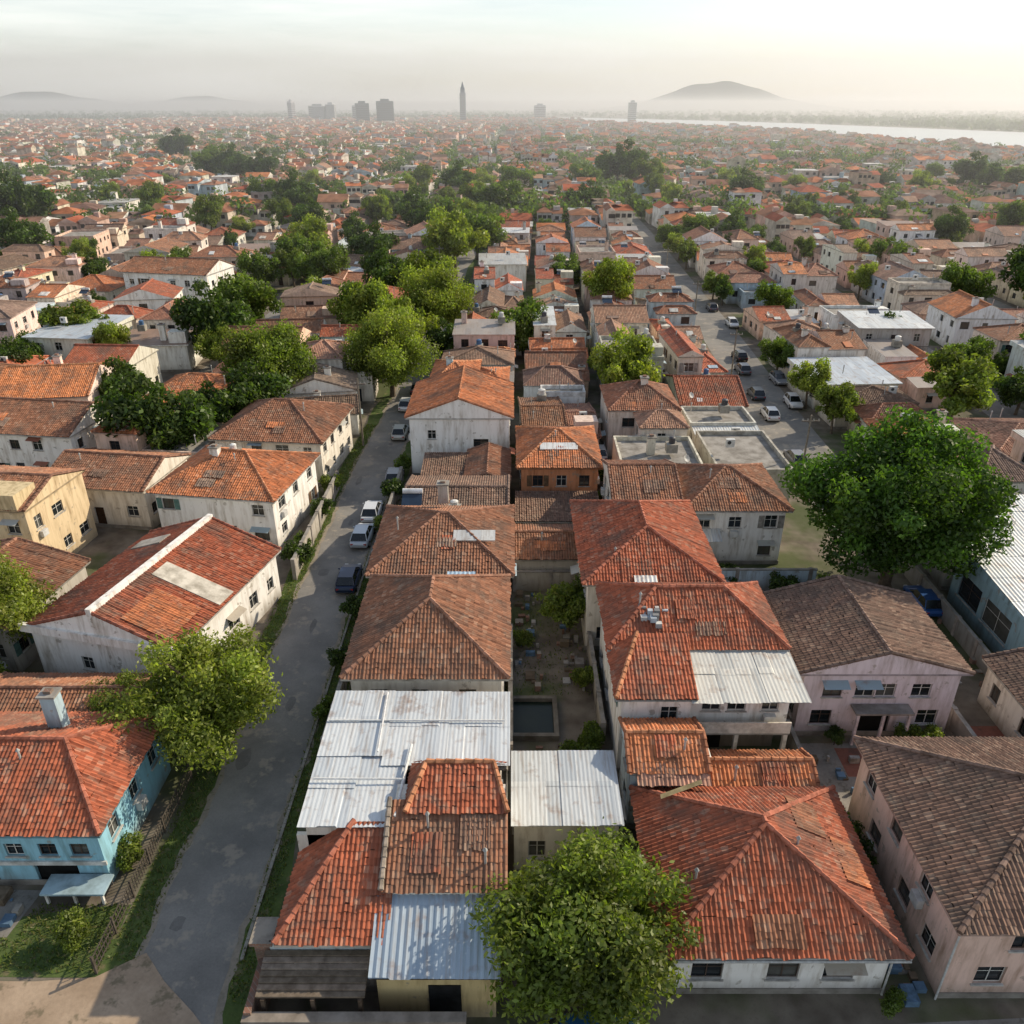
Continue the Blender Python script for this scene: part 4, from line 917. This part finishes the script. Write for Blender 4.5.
def pole(x,y):
    mb=MB(x,y); mb.tube([(x,y,0),(x,y,8.2)],[.13,.09],'wood',(.24,.21,.17),8); mb.box(x-.9,x+.9,y-.06,y+.06,7.5,7.62,'wood',(.2,.17,.14),True)
    for k in (-.8,-.3,.3,.8): mb.tube([(x+k,y,7.62),(x+k,y,7.8)],[.05,.04],'frame',(.4,.4,.38),6)
    mb.finish('utility_pole')
for y in (88,118,150,184): pole(-17.6+wobl(y)-.4,y)
for y in (76,110,145,182): pole(30.1+wob(y),y)

# ------------------------------------------------------------ skyline
def tower(name,x,y,w,d,h,col,spire=False):
    mb=MB(x,y,random.uniform(-.3,.3)); mb.box(x-w/2,x+w/2,y-d/2,y+d/2,0,h,'trim',col)
    fl=int(h/4)
    for k in range(1,fl):
        mb.box(x-w/2-.15,x+w/2+.15,y-d/2-.15,y+d/2+.15,k*4,k*4+1.8,'glass',(.03,.035,.045))
    mb.box(x-w/4,x+w/4,y-d/4,y+d/4,h,h+4,'trim',col)
    if spire:
        mb.box(x-w*.36,x+w*.36,y-d*.36,y+d*.36,h,h*1.16,'trim',col); mb.tube([(x,y,h*1.16),(x,y,h*1.36)],[w*.3,.3],'trim',col,6)
    mb.finish(name)
tower('slender_skyscraper',-104,1900,12,12,58,(.16,.20,.26),True)
tower('office_tower',-255,1800,34,20,42,(.07,.09,.12)); tower('office_tower',-298,1780,26,20,38,(.11,.13,.16))
for x,y,w,h in ((-405,2000,20,36),(-430,2000,26,33),(-505,2050,10,42),(262,1950,14,40),(-350,2050,30,34),(-470,2150,34,33),(70,2250,26,34)):
    tower('office_tower',x,y,w,16,h,jit((.42,.44,.46),.2))
def hill(x,y,sx,sy,h,seed,k=5.):
    n=60; r=np.random.default_rng(seed); vs=[];fs=[]; ph=r.random(8)*6.28
    for j in range(n+1):
        for i in range(n+1):
            u=(i/n-.5)*2;v=(j/n-.5)*2
            z=h*(.55*math.exp(-(u*u*k*2.6+v*v*4.5))+.45*math.exp(-(u*u*k*.8+v*v*4.5)))*(1+.07*math.sin(u*9+ph[0])+.04*math.sin(u*17+ph[1]+v*5)+.03*math.sin(u*35+ph[2]))-h*.03
            vs.append((u*sx,v*sy,z))
    for j in range(n):
        for i in range(n):
            a=j*(n+1)+i; fs.append((a,a+1,a+n+2,a+n+1))
    me=bpy.data.meshes.new('hill'); me.from_pydata(vs,[],fs); me.materials.append(HILL); me.polygons.foreach_set('use_smooth',[True]*len(fs)); o=bpy.data.objects.new('hill',me); o.location=(x,y,0); link(o)
hill(1400,6000,1350,700,178,1); hill(-3300,6300,1500,700,110,2,3.5); hill(-2350,6700,1300,700,88,3,3.)
hill(-700,7000,2200,500,55,5,2.)

# ------------------------------------------------------------ haze air volumes
def haze(loc,scale,dens,an):
    bpy.ops.mesh.primitive_cube_add(size=1,location=loc); hz=bpy.context.object; hz.name='haze_air'; hz.scale=scale
    hm=bpy.data.materials.new('haze_air'); hm.use_nodes=True; nt=hm.node_tree; nt.nodes.clear()
    o=N(nt,'ShaderNodeOutputMaterial'); v=N(nt,'ShaderNodeVolumeScatter'); v.inputs['Color'].default_value=(.97,.99,1,1); v.inputs['Density'].default_value=dens; v.inputs['Anisotropy'].default_value=an
    nt.links.new(v.outputs[0],o.inputs['Volume']); hz.data.materials.append(hm)
haze((0,3800,24),(12000,7300,60),.00042,.33)
haze((0,5650,180),(13000,3500,360),.00030,.33)

# ------------------------------------------------------------ world, sun, camera
w=bpy.data.worlds.new('World'); scene.world=w; w.use_nodes=True; nt=w.node_tree; nt.nodes.clear()
o=N(nt,'ShaderNodeOutputWorld'); bg=N(nt,'ShaderNodeBackground'); sky=N(nt,'ShaderNodeTexSky',sky_type='NISHITA'); sky.sun_disc=False
sky.sun_elevation=SUN_EL; sky.sun_rotation=SUN_AZ; sky.dust_density=1.2; sky.air_density=1.0; sky.ozone_density=1.5
tc=N(nt,'ShaderNodeTexCoord'); cl=NOISE(nt,SCL(nt,tc.outputs['Generated'],(2.2,2.2,22)),1.3,4,.6)
sp=N(nt,'ShaderNodeSeparateXYZ'); nt.links.new(tc.outputs['Generated'],sp.inputs[0])
band=MR(nt,sp.outputs[2],.05,.8,1,.15)
fac=M(nt,'MULTIPLY',band,MR(nt,cl,.36,.70,.45,.92),clamp=True)
col=MIX(nt,fac,sky.outputs[0],(7.4,7.5,7.1))
nt.links.new(col,bg.inputs[0]); bg.inputs[1].default_value=.15; nt.links.new(bg.outputs[0],o.inputs[0])
sd=Vector((math.sin(SUN_AZ)*math.cos(SUN_EL),math.cos(SUN_AZ)*math.cos(SUN_EL),math.sin(SUN_EL)))
L=bpy.data.lights.new('sun','SUN'); L.energy=5.0; L.angle=math.radians(.6); L.color=(1,.86,.66)
so=link(bpy.data.objects.new('sun',L)); so.rotation_euler=(-sd).to_track_quat('-Z','Y').to_euler(); so.location=(50,50,100)
cd=bpy.data.cameras.new('camera'); cd.lens=28.125; cd.sensor_width=36; cd.clip_start=.5; cd.clip_end=30000
co=link(bpy.data.objects.new('camera',cd)); co.location=(0,0,36); co.rotation_euler=(math.radians(63),0,0); scene.camera=co
print('built',time.time()-T0, sum(len(o.data.polygons) for o in bpy.data.objects if o.type=='MESH'))
